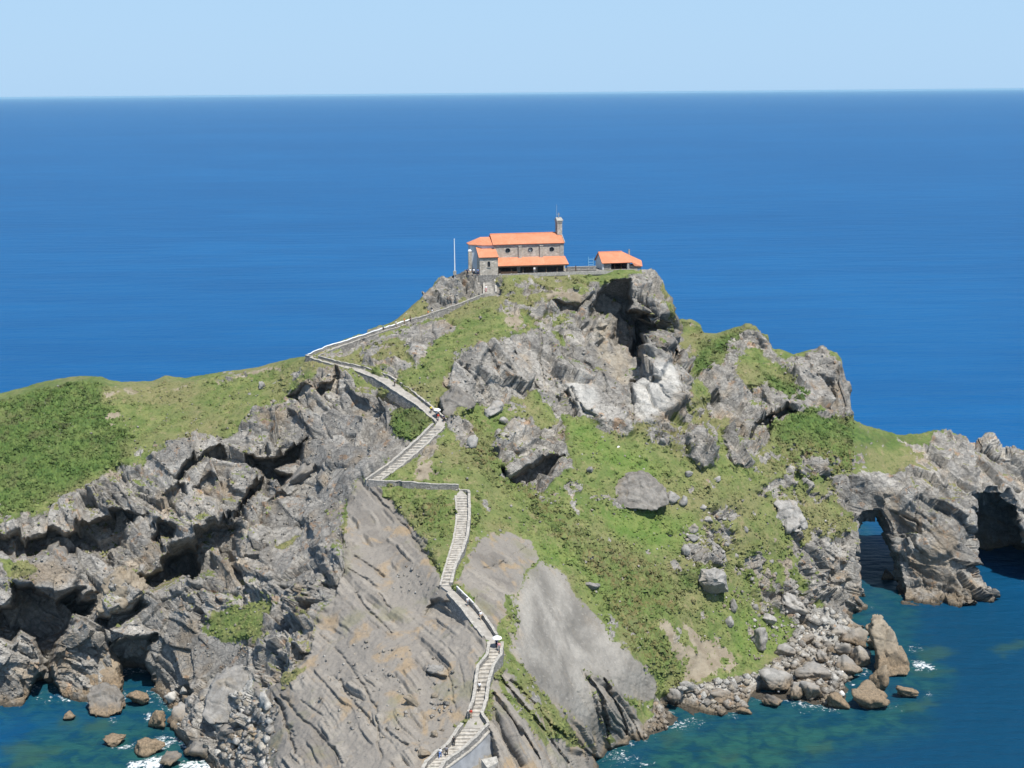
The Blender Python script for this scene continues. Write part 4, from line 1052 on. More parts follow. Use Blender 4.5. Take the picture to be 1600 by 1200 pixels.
# ------------------------------------------------------------------ small mesh builder
class MB:
    def __init__(s): s.v = []; s.f = []; s.uv = []
    def add(s, verts, faces):
        k = len(s.v); s.v += [Vector(v) for v in verts]; s.f += [tuple(i + k for i in f) for f in faces]; return k
    def box(s, c, size, M=None):
        x, y, z = (q / 2 for q in size); c = Vector(c)
        vs = [Vector((a * x, b * y, d * z)) for d in (-1, 1) for b in (-1, 1) for a in (-1, 1)]
        if M is not None: vs = [M @ v for v in vs]
        s.add([v + c for v in vs], [(0, 2, 3, 1), (4, 5, 7, 6), (0, 1, 5, 4), (1, 3, 7, 5), (3, 2, 6, 7), (2, 0, 4, 6)])
        return s
    def prism(s, base, top):
        n = len(base); s.add(list(base) + list(top), [tuple(range(n))[::-1], tuple(range(n, 2 * n))] + [(i, (i + 1) % n, n + (i + 1) % n, n + i) for i in range(n)]); return s
    def tube(s, a, b, r, r2=None, n=8):
        a = Vector(a); b = Vector(b); r2 = r if r2 is None else r2
        d = (b - a).normalized(); u = d.orthogonal().normalized(); w = d.cross(u)
        A = [a + (u * math.cos(t) + w * math.sin(t)) * r for t in [6.28318 * i / n for i in range(n)]]
        B = [b + (u * math.cos(t) + w * math.sin(t)) * r2 for t in [6.28318 * i / n for i in range(n)]]
        return s.prism(A, B)
    def disc(s, c, nrm, r, thick, n=24, ring=0.0):
        c = Vector(c); d = Vector(nrm).normalized(); u = d.orthogonal().normalized(); w = d.cross(u)
        P = lambda rad, off: [c + d * off + (u * math.cos(t) + w * math.sin(t)) * rad for t in [6.28318 * i / n for i in range(n)]]
        if not ring: return s.prism(P(r, 0), P(r, thick))
        A, B, Cc, D = P(r, 0), P(r, thick), P(r - ring, thick), P(r - ring, 0)
        k = s.add(A + B + Cc + D, [])
        for i in range(n):
            j = (i + 1) % n
            for p, q in ((0, 1), (1, 2), (2, 3), (3, 0)): s.f.append((k + p * n + i, k + p * n + j, k + q * n + j, k + q * n + i))
        return s
    def build(s, name, mat, parent=None, M=None, uvdir=None, **kw):
        me = bpy.data.meshes.new(name); vs = [(M @ v if M is not None else v) for v in s.v]
        me.from_pydata([tuple(v) for v in vs], [], s.f); me.update()
        bm = bmesh.new(); bm.from_mesh(me); bmesh.ops.recalc_face_normals(bm, faces=bm.faces[:]); bm.to_mesh(me); bm.free()
        if uvdir is not None:
            uvl = me.uv_layers.new(name='UVMap')
            for p in me.polygons:
                n = p.normal; a = n.cross(Vector((0, 0, 1)))
                a = a.normalized() if a.length > 1e-3 else Vector((1, 0, 0)); b2 = n.cross(a)
                for li in p.loop_indices:
                    co = me.vertices[me.loops[li].vertex_index].co; uvl.data[li].uv = (co.dot(a), co.dot(b2))
        return link(name, me, mat, parent, **kw)

def empty(name, loc, label, cat, group=None, rz=0.0):
    o = bpy.data.objects.new(name, None); COL.objects.link(o); o.location = loc; o.rotation_euler = (0, 0, rz)
    o.empty_display_size = .5
    o['label'] = label; o['category'] = cat
    if group: o['group'] = group
    return o

# ------------------------------------------------------------------ path, stairs and their walls
FP = {k: flight_points(k) for k in FLIGHTS}
def resample(pts, step):
    pts = [Vector(p) for p in pts]; out = [pts[0].copy()]; acc = 0.0
    for a, b in zip(pts, pts[1:]):
        L = (b - a).length; n = max(1, round(L / step))
        for i in range(1, n + 1): out.append(a.lerp(b, i / n))
    return out

def path_strip(name, pts, thick=.5):
    mb = MB()
    for (l0, r0), (l1, r1) in zip(pts, pts[1:]):
        d = Vector((0, 0, -thick))
        mb.prism([l0 + d, r0 + d, r1 + d, l1 + d], [l0, r0, r1, l1])
    return mb
def stairs(flight, label, step_len):
    pts = FP[flight]
    root = empty('stone_staircase', tuple((pts[0][0] + pts[0][1]) / 2), label, 'staircase', 'flights of stone stairs up the islet')
    o0 = root.location.copy()
    total = []; acc = 0.0
    for (l0, r0), (l1, r1) in zip(pts, pts[1:]):
        c0, c1 = (l0 + r0) / 2, (l1 + r1) / 2
        n = max(1, round(Vector((c1.x - c0.x, c1.y - c0.y)).length / step_len))
        for i in range(n):
            a, b = i / n, (i + 1) / n + .04
            L0, L1, R0, R1 = l0.lerp(l1, a), l0.lerp(l1, b), r0.lerp(r1, a), r0.lerp(r1, b)
            zt = max(l0.lerp(l1, (i + .75) / n).z, r0.lerp(r1, (i + .75) / n).z) + random.uniform(-.02, .03)
            zb = min(L0.z, R0.z) - .7
            mb = MB()
            T = [Vector((p.x, p.y, zt)) - o0 for p in (L0, R0, R1, L1)]
            Bm = [Vector((p.x, p.y, zb)) - o0 for p in (L0, R0, R1, L1)]
            mb.prism(Bm, T).build('step', M_STEP, root)
    return root

def wall_run(edge, inner, h, thick, below, label, mats=(None, None), cope=.12, group='stone side walls of the path', top_jit=.10, step=.75):
    """a low wall along an edge of the path, standing outside it"""
    E = resample(edge, step); I = resample(inner, step)
    n = len(E)
    root = empty('stone_wall', tuple(E[0] - Vector((0, 0, below))), label, 'stone wall', group)
    o0 = root.location.copy()
    out = []
    for i in range(n):
        t = (E[min(i + 1, n - 1)] - E[max(i - 1, 0)]); t.z = 0; t.normalize()
        nn = Vector((-t.y, t.x, 0))
        k = min(len(I) - 1, round(i * (len(I) - 1) / max(1, n - 1)))
        if nn.dot(I[k] - E[i]) > 0: nn = -nn
        out.append(nn)
    body, cp = MB(), MB()
    hs = [h + random.uniform(-top_jit, top_jit) for _ in range(n)]
    J = [random.uniform(-.05, .05) for _ in range(n)]
    for i in range(n - 1):
        q = []
        for k in (i, i + 1):
            p, o = E[k] - o0, out[k]
            q.append((p + o * J[k], p + o * (thick + J[k]), k))
        bel = Vector((0, 0, -below))
        sp = .25 * below * .25
        b = [q[0][0] + bel, q[0][1] + bel + out[i] * sp, q[1][1] + bel + out[i + 1] * sp, q[1][0] + bel]
        t = [q[0][0] + Vector((0, 0, hs[i] - cope)), q[0][1] + Vector((0, 0, hs[i] - cope)), q[1][1] + Vector((0, 0, hs[i + 1] - cope)), q[1][0] + Vector((0, 0, hs[i + 1] - cope))]
        body.prism(b, t)
        e = .05
        c0 = [q[0][0] - out[i] * e + Vector((0, 0, hs[i] - cope)), q[0][1] + out[i] * e + Vector((0, 0, hs[i] - cope)), q[1][1] + out[i + 1] * e + Vector((0, 0, hs[i + 1] - cope)), q[1][0] - out[i + 1] * e + Vector((0, 0, hs[i + 1] - cope))]
        cp.prism(c0, [v + Vector((0, 0, cope)) for v in c0])
    body.build('wall_face', mats[0] or M_WALL, root); cp.build('coping', mats[1] or M_COPE, root)
    return root

stairs('low', 'widest flight of pale stone steps at the foot of the path', .85)
stairs('mid', 'bending flight of stone steps above the wide lowest flight', .9)
stairs('high', 'long straight narrow flight of steps climbing to a walled landing', .88)
stairs('ramp', 'stepped pale ramp rising beside a smooth grey rock face', 1.1)
stairs('steps', 'short steep flight of steps up to the stone church', .4)
def pstrip(flight, label):
    mb = path_strip('path', FP[flight]); o = mb.build('path', M_PATH, None, kind='structure', label=label, cat='path'); return o
pstrip('turn', 'slanting pale stretch of path crossing the ridge between two flights')
pstrip('land', 'level path behind a stone retaining wall')
pstrip('back', 'pale path running along the grassy flank to the sharp bend')
pstrip('rise', 'pale path rising along the skyline towards the church')
# landings that tie the stretches together
def landing(pix, label):
    mb = MB(); P = [ground(x, y, -.05) for x, y in pix]
    z = max(p[2] for p in P) * .5 + sum(p[2] for p in P) / len(P) * .5
    mb.prism([Vector((p[0], p[1], z - 1.0)) for p in P], [Vector((p[0], p[1], z)) for p in P])
    mb.build('path', M_PATH, None, kind='structure', label=label, cat='path')
def joint(a, b, label):
    (l0, r0), (l1, r1) = a, b
    mb = path_strip('path', [(l0, r0), (l1, r1)], .6); mb.build('path', M_PATH, None, kind='structure', label=label, cat='path')
joint(FP['low'][-1], FP['mid'][0], 'paved landing at the jog in the wide lower stairs')
joint(FP['mid'][-1], FP['turn'][0], 'paved bend at the top of the bending flight')
joint(FP['turn'][-1], FP['high'][0], 'paved landing at the foot of the long straight flight')
joint(FP['high'][-1], (FP['land'][0][0], FP['land'][0][1]), 'paved landing at the top of the long straight flight')
joint(FP['ramp'][-1], FP['back'][0], 'paved bend at the top of the stepped ramp')
joint(FP['back'][-1], FP['rise'][0], 'paved hairpin bend at the far end of the ridge')

LE = lambda k: [p[0] for p in FP[k]]
RE = lambda k: [p[1] for p in FP[k]]
wall_run(LE('low'), RE('low'), 1.0, .5, 2.2, 'pale parapet on the uphill side of the widest lowest stairs')
wall_run(RE('low'), LE('low'), 1.0, .5, 1.0, 'brownish parapet above the dark concrete slope of the lowest stairs')
wall_run(LE('mid'), RE('mid'), 1.0, .45, 2.0, 'pale parapet left of the bending flight, beside the bare grey slope')
wall_run(RE('mid'), LE('mid'), 1.0, .45, 2.2, 'pale parapet right of the bending flight, beside the grass strip')
wall_run([FP['low'][-1][1], FP['mid'][0][1]], [FP['low'][-1][0], FP['mid'][0][0]], 1.0, .4, 1.2, 'short yellowish wall closing the jog of the lower stairs')
wall_run(RE('turn'), LE('turn'), 1.0, .4, 1.0, 'dark parapet along the slanting stretch of path below the long flight')
wall_run(LE('turn'), RE('turn'), .15, .45, 3.5, 'low rough wall carrying the slanting path above a dark overhang', cope=.08)
wall_run(LE('high'), RE('high'), .35, .3, 1.0, 'low kerb wall on the left of the long straight flight', cope=.1)
wall_run(RE('high'), LE('high'), .85, .45, 1.4, 'pale parapet on the right of the long straight flight')
wall_run(LE('land'), RE('land'), .9, .55, 3.0, 'tall grey retaining wall below the level path, above reddish grass', step=.9)
wall_run([FP['high'][-1][1], FP['high'][-1][1] + Vector((-.2, 1.6, .0)), FP['high'][-1][1] + Vector((-2.6, 1.9, 0))], [FP['high'][-1][0]] * 2, .9, .45, 1.2, 'corner wall round the landing above the long flight')
wall_run(LE('ramp'), RE('ramp'), .9, .5, 1.2, 'long grey parapet left of the stepped ramp')
wall_run(RE('ramp'), LE('ramp'), .15, .5, 2.4, 'low rubble edging on the right of the stepped ramp', cope=.08)
wall_run(LE('back'), RE('back'), .35, .5, 2.4, 'rubble wall carrying the flank path above dark bushes')
wall_run(RE('back'), LE('back'), .75, .4, .9, 'thin pale wall on the uphill side of the flank path')
wall_run(LE('rise')[:-2], RE('rise')[:-2], .12, .5, 3.2, 'rough wall below the skyline path, above the rocky turf', cope=.1)
wall_run(RE('rise')[:-3], LE('rise')[:-3], .85, .4, 1.0, 'bright white topped parapet along the skyline path', (None, M_WHITE))
wall_run(LE('rise')[-4:], RE('rise')[-4:], .9, .6, 2.6, 'dark thick stone wall below the church rock')
wall_run([FP['back'][-1][0], (FP['back'][-1][0] + FP['rise'][0][1]) / 2 + Vector((-.6, .2, 0)), FP['rise'][0][1]], [FP['back'][-1][1], FP['rise'][0][0]], .8, .45, 1.8, 'curved stone wall round the outside of the hairpin bend')
wall_run(RE('steps'), LE('steps'), .7, .4, 1.0, 'stepped stone wall right of the short church steps')
wall_run(LE('steps'), RE('steps'), .3, .35, 1.0, 'low wall left of the short church steps')

# concrete slope under the lowest parapet
def retaining():
    A = RE('low')
    off = Vector((.75, -.35, 0))
    top = [p + off + Vector((0, 0, -.15)) for p in A[1:]]
    root = empty('retaining_wall', tuple(top[0] - Vector((0, 0, 6))), 'smooth dark grey concrete retaining slope under the lowest stairs', 'retaining wall')
    o = root.location.copy()
    f, c = MB(), MB()
    dn = [Vector((1.6, -1.0, -6.5))] * len(top)
    for i in range(len(top) - 1):
        f.prism([top[i] + dn[i] - o, top[i + 1] + dn[i + 1] - o, top[i + 1] + dn[i + 1] + Vector((-2, .5, 0)) - o, top[i] + dn[i] + Vector((-2, .5, 0)) - o],
                [top[i] - o, top[i + 1] - o, top[i + 1] + Vector((-.7, .3, 0)) - o, top[i] + Vector((-.7, .3, 0)) - o])
        u = Vector((0, 0, .003))
        b = [top[i] + Vector((.12, -.06, 0)) - o + u, top[i + 1] + Vector((.12, -.06, 0)) - o + u, top[i + 1] + Vector((-.30, .15, 0)) - o + u, top[i] + Vector((-.30, .15, 0)) - o + u]
        c.prism(b, [v + Vector((0, 0, .22)) for v in b])
    f.build('concrete_face', M_CONC, root); c.build('coping', M_COPE, root)
retaining()
def ledge():
    P = [ground(752, 1192), ground(776, 1187), ground(779, 1196), ground(762, 1206)]
    mb = MB(); z = [p[2] + .6 for p in P]
    mb.prism([Vector((p[0], p[1], p[2] - 1)) for p in P], [Vector((p[0], p[1], q)) for p, q in zip(P, z)])
    mb.build('concrete_block', M_COPE, None, label='pale concrete block at the foot of the dark concrete slope', cat='concrete block')
ledge()
# white hand rail
def rail():
    a, b, c = FP['turn'][3][1], FP['turn'][2][1], None
    root = empty('hand_rail', tuple(a), 'white hand rail on posts beside the slanting path', 'hand rail')
    o = root.location.copy()
    A, B = a + Vector((.1, -.1, 0)) - o, b.lerp(a, .1) + Vector((.1, -.1, 0)) - o
    up = Vector((0, 0, 1.25))
    MB().tube(A + up, B + up, .09).build('rail', M_WHITE, root)
    for t in (0, .5, 1): MB().tube(A.lerp(B, t) - Vector((0, 0, .3)), A.lerp(B, t) + up, .06).build('post', M_METAL, root)
rail()

# ------------------------------------------------------------------ the church on the summit
CB = Vector(at_y(778.0, 428.3, 366.0)); ANG = math.radians(10)
GZ = CB.z
church = empty('church', tuple(CB), 'small stone church with orange tiled roofs and a bell gable on the summit', 'church', rz=ANG)
def part(mb, name, mat, parent=church, **kw): return mb.build(name, mat, parent, **kw)
def boxz(u0, u1, w0, w1, z0, z1): return MB().box(((u0 + u1) / 2, (w0 + w1) / 2, (z0 + z1) / 2), (u1 - u0, w1 - w0, z1 - z0))
def roof_slab(pts, t=.22):
    """a tiled plane with thickness"""
    P = [Vector(p) for p in pts]; n = (P[1] - P[0]).cross(P[2] - P[0]).normalized()
    if n.z < 0: n = -n
    return P, n, t
def add_roof(mb, pts, t=.22):
    P, n, t = roof_slab(pts, t); mb.prism([p - n * t for p in P], P); return mb

U0, U1, W0, W1 = -.5, 18.2, 3.0, 12.0
# nave walls with holes for the round windows: strips around them
NZ = 7.25
def nave_front():
    mb = MB(); occ = [3.2, 9.25, 15.0]; zc = 5.75; r = .66; seg = 20
    x = U0
    edges = []
    for c in occ:
        mb.box(((x + c - 1) / 2, W0 + .3, NZ / 2 - .5), (c - 1 - x, .6, NZ + 1)); x = c + 1
        # square with a round hole, front and back
        sq = lambda t: (max(-1, min(1, math.cos(t) * 1.4143)), max(-1, min(1, math.sin(t) * 1.4143)))
        fr = []
        for i in range(seg):
            t = 2 * math.pi * (i + .5) / seg
            fr.append(((c + r * math.cos(t), zc + r * math.sin(t)), (c + sq(t)[0], zc + sq(t)[1])))
        k = mb.add([(a[0], W0, a[1]) for a, b in fr] + [(b[0], W0, b[1]) for a, b in fr] + [(a[0], W0 + .6, a[1]) for a, b in fr], [])
        for i in range(seg):
            j = (i + 1) % seg
            mb.f.append((k + i, k + j, k + seg + j, k + seg + i)); mb.f.append((k + i, k + j, k + 2 * seg + j, k + 2 * seg + i))
        for s in (-1, 1):
            for q in (-1, 1):
                pass
        mb.box((c, W0 + .3, (zc + 1 + NZ) / 2 + .0015), (2, .6, NZ - zc - 1 - .003)); mb.box((c, W0 + .3, (zc - 1 - 1) / 2 - .0015), (2, .6, zc - 1 + 1 - .003))
    mb.box(((x + U1) / 2, W0 + .3, NZ / 2 - .5), (U1 - x, .6, NZ + 1))
    return mb
part(nave_front(), 'nave_wall', M_CHURCH)
mb = MB(); mb.box(((U0 + U1) / 2, W1 - .3, NZ / 2 - .5), (U1 - U0, .6, NZ + 1)); mb.box((U0 + .3, (W0 + W1) / 2, NZ / 2 - .5), (.6, W1 - W0 - 1.2, NZ + 1))
mb.build('rear_wall', M_CHURCH, church)
mb = MB(); wm = (W0 + W1) / 2
mb.prism([(U1 - .6, W0 + .6, -1), (U1 - .6, W1 - .6, -1), (U1 - .6, W1 - .6, NZ), (U1 - .6, wm, 9.5), (U1 - .6, W0 + .6, NZ)], [(U1, W0 + .6, -1), (U1, W1 - .6, -1), (U1, W1 - .6, NZ), (U1, wm, 9.5), (U1, W0 + .6, NZ)])
part(mb, 'gable_wall', M_CHURCH)
# roofs
EV, RI = 7.45, 9.75
mb = MB(); add_roof(mb, [(U0 - .3, W0 - .45, EV), (U1 + .12, W0 - .45, EV), (U1 + .12, wm, RI), (U0 - .3, wm, RI)]); add_roof(mb, [(U0 - .3, W1 + .45, EV), (U1 + .12, W1 + .45, EV), (U1 + .12, wm + .002, RI), (U0 - .3, wm + .002, RI)])
nroof = part(mb, 'nave_roof', M_TILE, uvdir=1)
MB().tube((U0 - .3, wm, RI), (U1 - 1.2, wm, RI), .16).build('ridge_tiles', M_TILE, nroof, uvdir=1)
mb = MB(); mb.box(((U0 + U1) / 2, W0 - .10, 7.06), (U1 - U0 + .1, .2, .34)); part(mb, 'cornice', M_COPE)
# verge on the right gable
mb = MB(); mb.prism([(U1 + .125, W0 - .5, EV - .1), (U1 + .30, W0 - .5, EV - .1), (U1 + .30, wm, RI - .05), (U1 + .125, wm, RI - .05)], [(U1 + .125, W0 - .5, EV + .2), (U1 + .30, W0 - .5, EV + .2), (U1 + .30, wm, RI + .25), (U1 + .125, wm, RI + .25)])
part(mb, 'verge_coping', M_COPE)
# round windows
for i, c in enumerate((3.2, 9.25, 15.0)):
    fr = part(MB().disc((c, W0 - .06, 5.75), (0, 1, 0), .80, .16, 24, .15), 'round_window', M_COPE)
    MB().disc((c, W0 + .35, 5.75), (0, 1, 0), .68, .03, 20).build('pane', M_GLASS, fr)
    if i == 1:
        MB().disc((c, W0 + .28, 5.75), (0, 1, 0), .36, .04, 16, .12).build('tracery', M_WHITE, fr)
        MB().box((c, W0 + .30, 5.75), (.10, .04, 1.3)).build('bar', M_COPE, fr)
        MB().box((c, W0 + .25, 5.75), (1.3, .04, .10)).build('bar', M_COPE, fr)
    else:
        MB().box((c, W0 + .30, 5.75), (.07, .04, 1.3)).build('bar', M_BRONZE, fr)
        MB().box((c, W0 + .25, 5.75), (1.3, .04, .07)).build('bar', M_BRONZE, fr)
for c in (6.45, 12.15):
    b = part(boxz(c - .42, c + .42, W0 - .42, W0 - .002, 3.6, 6.75), 'buttress', M_CHURCH)
    mb = MB(); mb.prism([(c - .48, W0 - .5, 6.753), (c + .48, W0 - .5, 6.753), (c + .48, W0 - .003, 6.753), (c - .48, W0 - .003, 6.753)], [(c - .48, W0 - .5, 6.85), (c + .48, W0 - .5, 6.85), (c + .48, W0 - .003, 7.0), (c - .48, W0 - .003, 7.0)])
    mb.build('weathering', M_COPE, b)
part(boxz(17.2, 18.23, W0 - .14, W0 - .002, 3.6, 6.85), 'quoin', M_COPE)
# porch
mb = MB(); add_roof(mb, [(0.05, -.45, 2.15), (18.9, -.45, 2.15), (18.55, W0 - .003, 3.95), (0.05, W0 - .003, 3.95)], .18)
proof = part(mb, 'porch_roof', M_TILE, uvdir=1)
MB().box((9.5, -.30, 2.02 - .14), (18.6, .14, .2)).build('fascia', M_WOOD, proof)
part(boxz(.2, 18.6, -.2, W0 - .01, -.9, -.02), 'porch_floor', M_STEP)
part(boxz(.2, 18.2, W0 - .16, W0 - .012, -.02, 2.2), 'porch_shade_panel', M_SHADE)  # thin panel over the nave wall, porch shade put into its colour
for c in (.5, 3.6, 6.7, 9.8, 12.9, 15.8, 18.3):
    ps = part(MB().box((c, .05, .9), (.16, .16, 1.84)), 'porch_post', M_WOOD)
    MB().box((c, .05, .06), (.34, .34, .16)).build('post_base', M_COPE, ps)
for c in (6.0, 10.6): part(boxz(c - .45, c + .45, W0 - .30, W0 - .17, 0, 1.95), 'pilaster', M_CHURCH)
dr = part(boxz(7.8, 9.6, W0 - .26, W0 - .17, 0, 2.0), 'door', M_WOOD); MB().box((8.55, W0 - .29, 1.0), (.05, .05, .25)).build('handle', M_METAL, dr)
part(boxz(17.5, 18.6, W0 - .002, W0 + .3, -.02, 2.0), 'porch_end_wall', M_CHURCH)
# low porch parapet on the left half
part(boxz(.75, 5.2, .0, .16, 0, .55), 'porch_rail', M_WOOD)
# sacristy
S0, S1 = -4.85, .02
def sacristy():
    mb = MB(); wf = -.3; x0, x1 = S0, S1; c = -2.42; hw = .36; zs, ze = 1.95, 3.1
    mb.box(((x0 + c - hw) / 2, wf + .25, 1.82), (c - hw - x0, .5, 5.64)); mb.box(((x1 + c + hw) / 2, wf + .25, 1.82), (x1 - c - hw, .5, 5.64))
    mb.box((c, wf + .25, (zs - 1) / 2), (2 * hw - .004, .5, zs + 1))
    n = 10; arc = [(c + hw * .998 * math.cos(math.pi * i / n), ze + hw * math.sin(math.pi * i / n)) for i in range(n + 1)]
    for (xa, za), (xb, zb) in zip(arc, arc[1:]):
        mb.prism([(xa, wf, za), (xb, wf, zb), (xb, wf, 4.64), (xa, wf, 4.64)], [(xa, wf + .5, za), (xb, wf + .5, zb), (xb, wf + .5, 4.64), (xa, wf + .5, 4.64)])
    mb.prism([(x0, wf + .5, -1), (x0, 4.2, -1), (x0, 4.2, 6.45), (x0, wf + .5, 4.64)], [(x0 + .5, wf + .5, -1), (x0 + .5, 4.2, -1), (x0 + .5, 4.2, 6.45), (x0 + .5, wf + .5, 4.64)])
    mb.prism([(x1 - .5, wf + .5, -1), (x1 - .5, 2.99, -1), (x1 - .5, 2.99, 6.0), (x1 - .5, wf + .5, 4.64)], [(x1, wf + .5, -1), (x1, 2.99, -1), (x1, 2.99, 6.0), (x1, wf + .5, 4.64)])
    return mb
part(sacristy(), 'sacristy_wall', M_CHURCH)
wf = part(MB().box((-2.42, -.36, 1.88), (1.0, .2, .12)), 'arched_window', M_COPE)
MB().box((-2.42, .05, 2.7), (.70, .03, 1.62)).build('pane', M_GLASS, wf)
MB().box((-2.42, -.0, 2.7), (.06, .06, 1.6)).build('bar', M_BRONZE, wf)
mb = MB(); add_roof(mb, [(S0 - .25, -.7, 4.55), (S1 + .10, -.7, 4.55), (S1 - .05, 4.25, 6.75), (S0 - .25, 4.25, 6.75)]); part(mb, 'sacristy_roof', M_TILE, uvdir=1)
part(MB().box(((S0 + S1) / 2, -.38, 4.36), (S1 - S0 + .1, .14, .16)), 'sacristy_cornice', M_COPE)
# apse
AP = [(-.5, 3.5), (-3.5, 3.5), (-6.4, 5.7), (-6.4, 9.3), (-3.5, 11.5), (-.5, 11.5)]
mb = MB(); mb.prism([(x, y, -1.5) for x, y in AP], [(x, y, 7.2) for x, y in AP]); part(mb, 'apse_wall', M_PLASTER)
mb = MB(); E = [(-.82, 3.1), (-3.65, 3.1), (-6.85, 5.5), (-6.85, 9.5), (-3.65, 11.9), (-.82, 11.9)]; ez = 7.4; R1, R2 = (-.82, 7.5, 9.05), (-3.45, 7.5, 9.05)
k = mb.add([(x, y, ez) for x, y in E] + [R1, R2] + [(x, y, ez - .2) for x, y in E], [(0, 1, 7, 6), (1, 2, 7), (2, 3, 7), (3, 4, 7), (4, 5, 6, 7), (5, 0, 6), (8, 9, 1, 0), (9, 10, 2, 1), (10, 11, 3, 2), (11, 12, 4, 3), (12, 13, 5, 4), (13, 8, 0, 5), (8, 13, 12, 11, 10, 9)])
part(mb, 'apse_roof', M_TILE, uvdir=1)
for (x, y) in ((-6.55, 5.55), (-3.55, 3.25)):
    if x < -6: 
        b = part(boxz(x - .4, x + .4, y - .4, y + .4, -1.5, 5.6), 'apse_buttress', M_CHURCH)
        mb = MB(); mb.prism([(x - .46, y - .46, 5.603), (x + .46, y - .46, 5.603), (x + .46, y + .46, 5.603), (x - .46, y + .46, 5.603)], [(x - .3, y - .3, 6.05), (x + .3, y - .3, 6.05), (x + .3, y + .3, 6.05), (x - .3, y + .3, 6.05)]); mb.build('weathering', M_WHITE, b)
# bell gable
bu0, bu1 = 17.2, 18.5
bell = part(MB().box(((bu0 + bu1) / 2, wm - 1.0, 11.0), (bu1 - bu0, .8, 3.6)).box(((bu0 + bu1) / 2, wm + 1.0, 11.0), (bu1 - bu0, .8, 3.6)).box(((bu0 + bu1) / 2, wm, 12.5), (bu1 - bu0 - .004, 1.2, .6)).box(((bu0 + bu1) / 2, wm, 9.8), (bu1 - bu0 - .004, 1.2, 1.2)), 'bell_gable', M_CHURCH)
MB().box(((bu0 + bu1) / 2, wm, 12.45), (bu1 - bu0 + .22, 3.0, .18)).build('string_course', M_COPE, bell)
mb = MB(); uc = (bu0 + bu1) / 2; mb.prism([(uc - .9, wm - 1.6, 12.85), (uc + .9, wm - 1.6, 12.85), (uc + .9, wm + 1.6, 12.85), (uc - .9, wm + 1.6, 12.85)], [(uc - .85, wm - 1.5, 13.2), (uc + .85, wm - 1.5, 13.2), (uc + .75, wm + .4, 13.75), (uc - .75, wm + .4, 13.75)]); mb.build('cap', M_COPE, bell)
MB().tube((uc, wm, 11.1), (uc, wm, 11.75), .38, .16, 12).build('bell', M_BRONZE, bell)
MB().box((uc, wm, 14.35), (.14, .14, 1.4)).box((uc, wm, 14.6), (.7, .12, .14)).build('stone_cross', M_COPE, bell)
MB().tube((uc - .5, wm + .3, 13.5), (uc - .5, wm + .3, 17.2), .05, .03, 6).build('lightning_rod', M_METAL, bell)

# terrace under the church
def terrace():
    M = Matrix.Translation(CB) @ Matrix.Rotation(ANG, 4, 'Z')
    poly = [(-5.2, -.6), (.1, -.55), (18.9, -.55), (28.5, -.5), (38, -.5), (38.5, 8.5), (19.2, 9.0), (18.6, 12.6), (-1, 12.6), (-7.2, 11), (-8.6, 5), (-7.5, 1.5)]
    mb = MB(); mb.prism([M @ Vector((x, y, -3 if y < 2 else -13)) for x, y in poly], [M @ Vector((x, y, -.05)) for x, y in poly])
    mb.build('terrace', M_WALL, None, kind='structure', label='level stone terrace carrying the church', cat='terrace')
    kb = MB(); kb.prism([M @ Vector(v) for v in ((.2, -.80, -.8), (38, -.74, -.8), (38, -.54, -.8), (.2, -.60, -.8))], [M @ Vector(v) for v in ((.2, -.80, .08), (38, -.74, .08), (38, -.54, .08), (.2, -.60, .08))])
    kb.build('terrace_kerb', M_COPE, None, kind='structure', label='pale stone kerb along the front of the church terrace', cat='kerb')
    return M
MCH = terrace()
def uw(u, w, z=0.0): return MCH @ Vector((u, w, z))
# stone wall between church and shelter
r = empty('terrace_wall', tuple(uw(18.9, 1.5)), 'low grey terrace wall between the church and the shelter', 'stone wall', rz=ANG)
MB().box((3.9, 0, .5), (7.8, .5, 1.1)).build('wall_face', M_WALL, r); MB().box((3.9, 0, 1.11), (7.9, .6, .12)).build('coping', M_COPE, r)
MB().box((2.2, -.32, .75), (.22, .1, 1.5)).build('gate_post', M_WOOD, r)
MB().box((3.9, -.30, .28), (7.7, .08, .14)).build('bench_ledge', M_COPE, r)

# shelter with tiled roof
TB = Vector(at_y(941.5, 420.6, 373.5)); TB.z = GZ + .0
sh = empty('shelter', tuple(TB), 'low open shelter with an orange hipped roof beside the church', 'shelter', rz=math.radians(12))
mb = MB()
ZR, ZE = 4.35, 1.75
add_roof(mb, [(-.3, -.5, ZE), (8.0, -.5, ZE), (6.3, 3.5, ZR), (-.3, 3.5, ZR)], .16)
add_roof(mb, [(-.3, 7.5, ZE), (8.0, 7.5, ZE), (6.3, 3.502, ZR), (-.3, 3.502, ZR)], .16)
add_roof(mb, [(6.3, 3.5, ZR), (8.0, -.5, ZE), (11.0, -.3, .55)], .16); add_roof(mb, [(6.3, 3.5, ZR), (11.0, -.3, .55), (12.2, 4.4, 1.55)], .16); add_roof(mb, [(6.3, 3.5, ZR), (12.2, 4.4, 1.55), (8.0, 7.5, ZE)], .16)
add_roof(mb, [(8.0, -.5, ZE), (8.7, -.55, .75), (11.0, -.3, .55)], .16)
rf = mb.build('roof', M_TILE, sh, uvdir=1)
MB().tube((-.3, 3.5, ZR), (6.3, 3.5, ZR), .12).build('ridge_tiles', M_TILE, rf, uvdir=1)
MB().box((8.6, 4.2, 3.4), (.36, .36, 2.6)).build('chimney', M_COPE, sh)
mb = MB(); mb.prism([(.0, 0, -.5), (0, 7, -.5), (0, 7, ZE), (0, 3.5, ZR - .25), (0, 0, ZE)], [(.3, 0, -.5), (.3, 7, -.5), (.3, 7, ZE), (.3, 3.5, ZR - .25), (.3, 0, ZE)]); mb.build('gable_wall', M_PLASTER, sh)
MB().box((4.2, 6.8, .6), (7.6, .3, 2.2)).build('rear_wall', M_SHADE, sh)  # wall colour carries the painted shade inside the shelter
